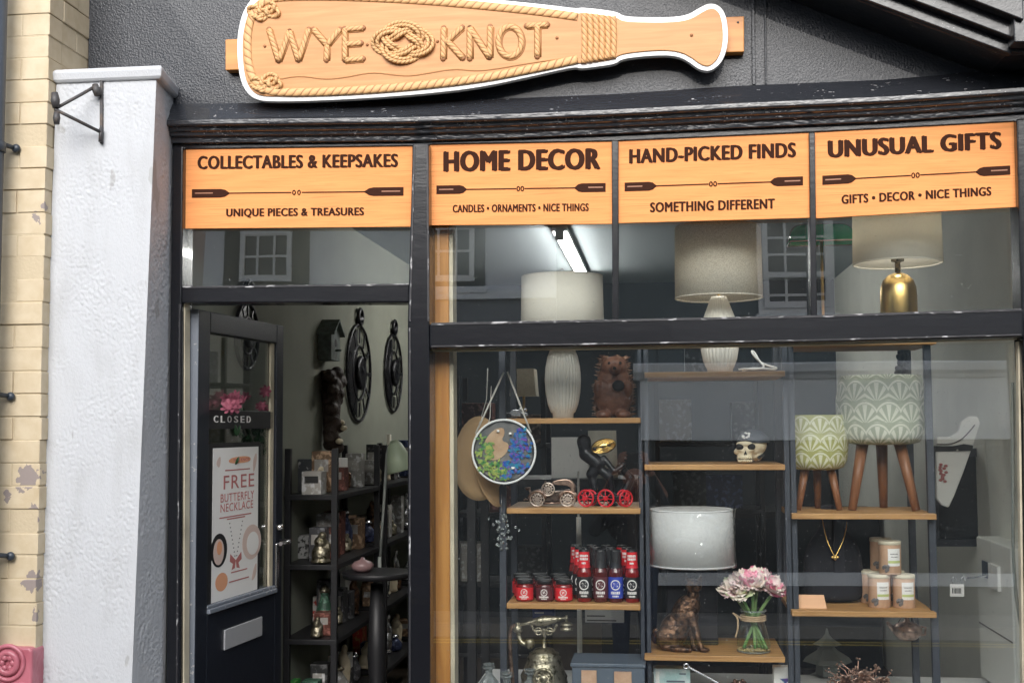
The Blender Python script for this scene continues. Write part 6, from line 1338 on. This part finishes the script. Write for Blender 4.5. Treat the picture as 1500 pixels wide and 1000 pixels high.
# ================================================================== ACROSS THE STREET (seen in the glass)
def O(px, py, Y=OY):
    d = ray(px, py); c = P(px, py, 0); r = d-PANE_N*(2*d.dot(PANE_N)); return c+r*((Y-c.y)/r.y)
xs_split = O(815, 400).x
ha = thing('opposite_house', 'pale rendered house with sash windows across the street, reflected in the glass', 'house', (-6, OY, 0), 'houses across the street')
hb = thing('opposite_shop', 'dark fronted shop with pale grey fascia across the street, reflected in the window', 'shop', (4, OY, 0), 'houses across the street')
EA = 4.75
MB().box(-22, xs_split-.002, OY-5, OY, -.1, EA).build('wall', 'render', ha)
MB().box(xs_split+.002, 22, OY-5, OY+.02, -.1, EA).build('wall', pm('teal_render', (.13, .16, .17), .9, 0, (40, .3, .004), (1.2, (.10, .13, .14), .4, .65)), hb)
for o, x0, x1 in ((ha, -22.3, xs_split-.03), (hb, xs_split+.03, 22.3)):
    m = MB(); m.slab([(x0, OY+.35, EA+.01), (x0, OY+.35, EA+.12), (x0, OY-2.5, EA+1.1), (x0, OY-5.3, EA+.12), (x0, OY-5.3, EA+.01)], (x1-x0, 0, 0)); m.build('roof', 'slate', o)
def sash(par, x0, x1, z0, z1, cols, rows, mid, sur=.14, base=OY, surm='oppdark'):
    m = MB(); m.box(x0-sur, x1+sur, base+.0, base+.03, z0-.07, z1+sur); w = m.build('window', surm, par)
    m = MB(); m.box(x0+.01, x1-.01, base+.03, base+.04, z0+.01, z1-.01); m.build('pane', 'oppglass', w)
    m = MB(); f = .055
    for a, b, c, d in ((x0, x0+f, z0, z1), (x1-f, x1, z0, z1), (x0+f, x1-f, z0, z0+f*1.3), (x0+f, x1-f, z1-f, z1)): m.box(a, b, base+.032, base+.075, c, d)
    if mid: m.box(x0+f, x1-f, base+.034, base+.08, mid-.03, mid+.03)
    for i in range(1, cols): x = x0+(x1-x0)*i/cols; m.box(x-.013, x+.013, base+.036, base+.066, z0+f, z1-f)
    for z in rows: m.box(x0+f, x1-f, base+.0365, base+.0655, z-.013, z+.013)
    m.build('sash_frame', 'white', w)
    m = MB(); m.box(x0-sur-.03, x1+sur+.03, base, base+.12, z0-.14, z0-.07); m.build('sill', 'oppgrey', w)
a, b = O(352, 408), O(430, 345); dzr = (O(390, 345).z-O(390, 377).z)
z0 = a.z-.05; sash(ha, a.x, b.x, z0, z0+.1+dzr*5.4, 3, [O(390, 377).z, O(390, 345).z, O(390, 345).z+dzr*1.2, O(390, 345).z+dzr*2.2, O(390, 345).z+dzr*3.2], O(390, 345).z+dzr*.12, .20)
a2, b2 = O(618, 414), O(695, 345); sash(ha, a2.x, b2.x, a2.z, a2.z+.1+dzr*5.4, 3, [a2.z+.1+dzr, a2.z+.1+dzr*2, a2.z+.1+dzr*3.2, a2.z+.1+dzr*4.2], a2.z+.1+dzr*2.6, .12)
a3, b3 = O(1118, 452), O(1212, 330); h3 = a3.z; sash(hb, a3.x, b3.x, h3, h3+1.7, 3, [O(1150, 433).z, O(1150, 375).z, O(1150, 350).z], O(1150, 404).z, .06, OY+.02, 'white')
for px in (200, 20): q = O(px, 410); sash(ha if px < 800 else hb, q.x-.35, q.x+.35, q.z, q.z+1.5, 3, [q.z+.4, q.z+1.1], q.z+.75, .14, OY if px < 800 else OY+.02)
q0, q1 = O(650, 436), O(806, 430); MB().box(-22, xs_split-.01, OY, OY+.10, q0.z-.03, q0.z+.06).build('string_course', 'oppgrey', ha)
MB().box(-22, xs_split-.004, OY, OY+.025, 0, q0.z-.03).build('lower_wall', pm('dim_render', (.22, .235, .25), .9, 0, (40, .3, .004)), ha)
# ground floor of the opposite house: dark shopfront paint, door and window
m = MB(); x0, x1 = -22, O(938, 600).x-.06; zt = O(900, 505).z
m.box(x0, x1, OY+.03, OY+.06, 0, zt); m.build('dark_shopfront', 'oppdark', hb)
xf0, xf1 = O(938, 600).x, O(1760, 600).x; zf0, zf1, zk = O(1100, 645).z, O(1100, 556).z, O(1100, 534).z
MB().box(xf0, xf1, OY+.02, OY+.16, zf0, zf1).build('fascia', 'oppgrey', hb)
m = MB(); m.slab([(xf0-.08, OY+.02, zf1), (xf0-.08, OY+.20, zf1), (xf0-.08, OY+.22, zf1+.04), (xf0-.08, OY+.30, zf1+.07), (xf0-.08, OY+.32, zk-.02), (xf0-.08, OY+.30, zk), (xf0-.08, OY+.02, zk+.02)], (xf1-xf0+.08, 0, 0)); m.build('cornice', 'oppgrey', hb)
for px in (1030, 1075, 1105): x = O(px, 600).x; m = MB(); m.box(x, x+.02, OY+.16, OY+.17, zf0+.03, zf1-.10); m.build('fascia_moulding', 'oppgrey', hb)
MB().box(xf0, xf1, OY+.02, OY+.05, O(1100, 842).z, zf0).build('shop_window', 'oppglass', hb)
MB().box(xf0, xf1, OY+.02, OY+.18, O(1100, 856).z, O(1100, 838).z).build('window_sill', 'oppgrey', hb)
MB().box(xf0, xf1, OY+.02, OY+.08, -.05, O(1100, 856).z).build('plinth', 'oppdark', hb)
for px in (940, 1215, 1440): x = O(px, 600).x; m = MB(); m.box(x, x+.10, OY+.05, OY+.12, O(1100, 838).z, zf0); m.build('pilaster', 'oppdark', hb)
# ================================================================== PHOTOGRAPHER (reflected in the window)
pe = thing('person', 'person in a dark jacket holding up a phone in both hands, reflected in the window', 'person', (.02, -4.95, -.12))
hx, hy, hz = .03, -4.84, 1.43
m = MB()
m.ell((hx, hy-.01, hz+.035), (.076, .095, .095), 24, 18); m.ell((hx, hy+.02, hz-.035), (.062, .075, .085), 24, 18); m.ell((hx, hy+.055, hz-.085), (.035, .03, .026))
m.caps_((hx, hy-.03, hz-.08), .054, (hx-.005, hy-.06, hz-.21), .062)
m.caps_((hx, hy+.088, hz+.03), .010, (hx, hy+.112, hz-.018), .014); m.ell((hx, hy+.085, hz-.06), (.027, .014, .010))
for s in (-1, 1):
    m.ell((hx+s*.079, hy-.005, hz), (.012, .022, .034)); m.ell((hx+s*.032, hy+.078, hz+.040), (.024, .014, .008)); m.ell((hx+s*.045, hy+.06, hz-.02), (.022, .022, .02))
ph = V((.012, -4.43, 1.588))
for s in (-1, 1):
    wr = ph+V((s*.105, -.075, -.075)); el = V((hx+s*.30, hy+.03, 1.16)); m.caps_(el.lerp(wr, .45), .040, wr, .028)
    pal_ = ph+V((s*.098, -.04, -.035)); m.caps_(wr, .028, pal_, .030); m.ell(pal_, (.022, .034, .044))
    for f, (dz, L) in enumerate(((.030, .062), (.012, .070), (-.006, .066), (-.024, .054))):
        a0 = ph+V((s*.098, -.012, dz-.005)); a1 = a0+V((-s*.012, .030, .006)); a2 = a1+V((-s*(L-.028), .004, .004+.006*(1.5-f)))
        m.caps_(pal_.lerp(a0, .5), .0105, a0, .0095, 8); m.caps_(a0, .0095, a1, .0088, 8); m.caps_(a1, .0088, a2, .0072, 8)
    t0 = ph+V((s*.088, -.055, -.03)); t1 = t0+V((-s*.012, -.002, .03)); t2 = t1+V((-s*.022, .014, .014)); m.caps_(t0, .0135, t1, .0115, 8); m.caps_(t1, .0115, t2, .0085, 8)
m.build('body', 'skin', pe, remesh=.006)
m = MB()
for s in (-1, 1): m.ell((hx+s*.032, hy+.078, hz+.022), (.013, .008, .007))
m.build('eyes', 'eyew', pe)
m = MB()
for s in (-1, 1): m.ell((hx+s*.032, hy+.0845, hz+.022), (.006, .003, .006))
m.build('irises', 'dark', pe)
m = MB(); m.ell((hx, hy+.094, hz-.055), (.024, .010, .0055)); m.ell((hx, hy+.092, hz-.065), (.021, .010, .006)); m.build('lips', 'lips', pe)
m = MB(); m.ell((hx, hy-.028, hz+.058), (.086, .098, .085), 24, 16); m.ell((hx, hy-.055, hz), (.080, .065, .085), 20, 14)
for i in range(60):
    a = random.uniform(-1.5, 1.5)+PI/2; m.ell((hx+.072*math.cos(a), hy-.02+.085*math.sin(a)*(.9), hz+.10+random.uniform(-.02, .03)), (.014, .014, .018), 8, 6)
m.build('hair', 'hair', pe, remesh=.006)
m = MB(); bz = -.12
m.caps_((hx-.01, hy-.09, 1.16), .135, (hx-.01, hy-.11, .92), .125, 20); m.ell((hx-.01, hy-.09, 1.10), (.205, .12, .16), 24, 16); m.ell((hx-.01, hy-.11, .86), (.175, .125, .16), 24, 16); m.tube([(hx-.005, hy-.065, 1.20), (hx-.005, hy-.06, 1.265)], [.085, .070], 20)
for s in (-1, 1):
    el = V((hx+s*.30, hy+.03, 1.06)); sh = V((hx+s*.185, hy-.085, 1.19)); wr = ph+V((s*.105, -.075, -.075)); m.ell(sh, (.075, .075, .075)); m.caps_(sh, .066, el, .052); m.caps_(el, .052, el.lerp(wr, .86), .038)
m.build('jacket', 'jacket', pe, remesh=.010)
m = MB()
for s in (-1, 1): m.caps_((hx-.01+s*.09, hy-.11, .76), .098, (hx-.01+s*.10, hy-.10, .36), .068, 18); m.caps_((hx-.01+s*.10, hy-.10, .36), .068, (hx-.01+s*.105, hy-.13, -.03), .052, 18)
m.ell((hx-.01, hy-.11, .78), (.17, .12, .11)); m.build('trousers', 'jeans', pe, remesh=.010)
for s in (-1, 1):
    m = MB(); m.ell((hx-.01+s*.11, hy-.08, -.075), (.048, .13, .045), 20, 12); m.ell((hx-.01+s*.105, hy-.14, -.05), (.045, .06, .06)); m.build('shoe', 'rubber', pe)
t = thing('phone', 'dark phone held level in front of the person taking the picture', 'phone', ph)
m = MB(); m.box(ph.x-.078, ph.x+.078, ph.y-.004, ph.y+.004, ph.z-.037, ph.z+.037); m.build('case', 'blacksatin', t, bev=.003)
for dx, dz in ((-.062, .022), (-.062, .002)):
    m = MB(); m.cyl((ph.x+dx, ph.y+.004, ph.z+dz), (ph.x+dx, ph.y+.006, ph.z+dz), .007, n=16); m.build('lens', 'oppglass', t)
m = MB(); m.box(ph.x-.072, ph.x+.072, ph.y-.0048, ph.y-.0042, ph.z-.033, ph.z+.033); m.build('screen', 'oppglass', t)
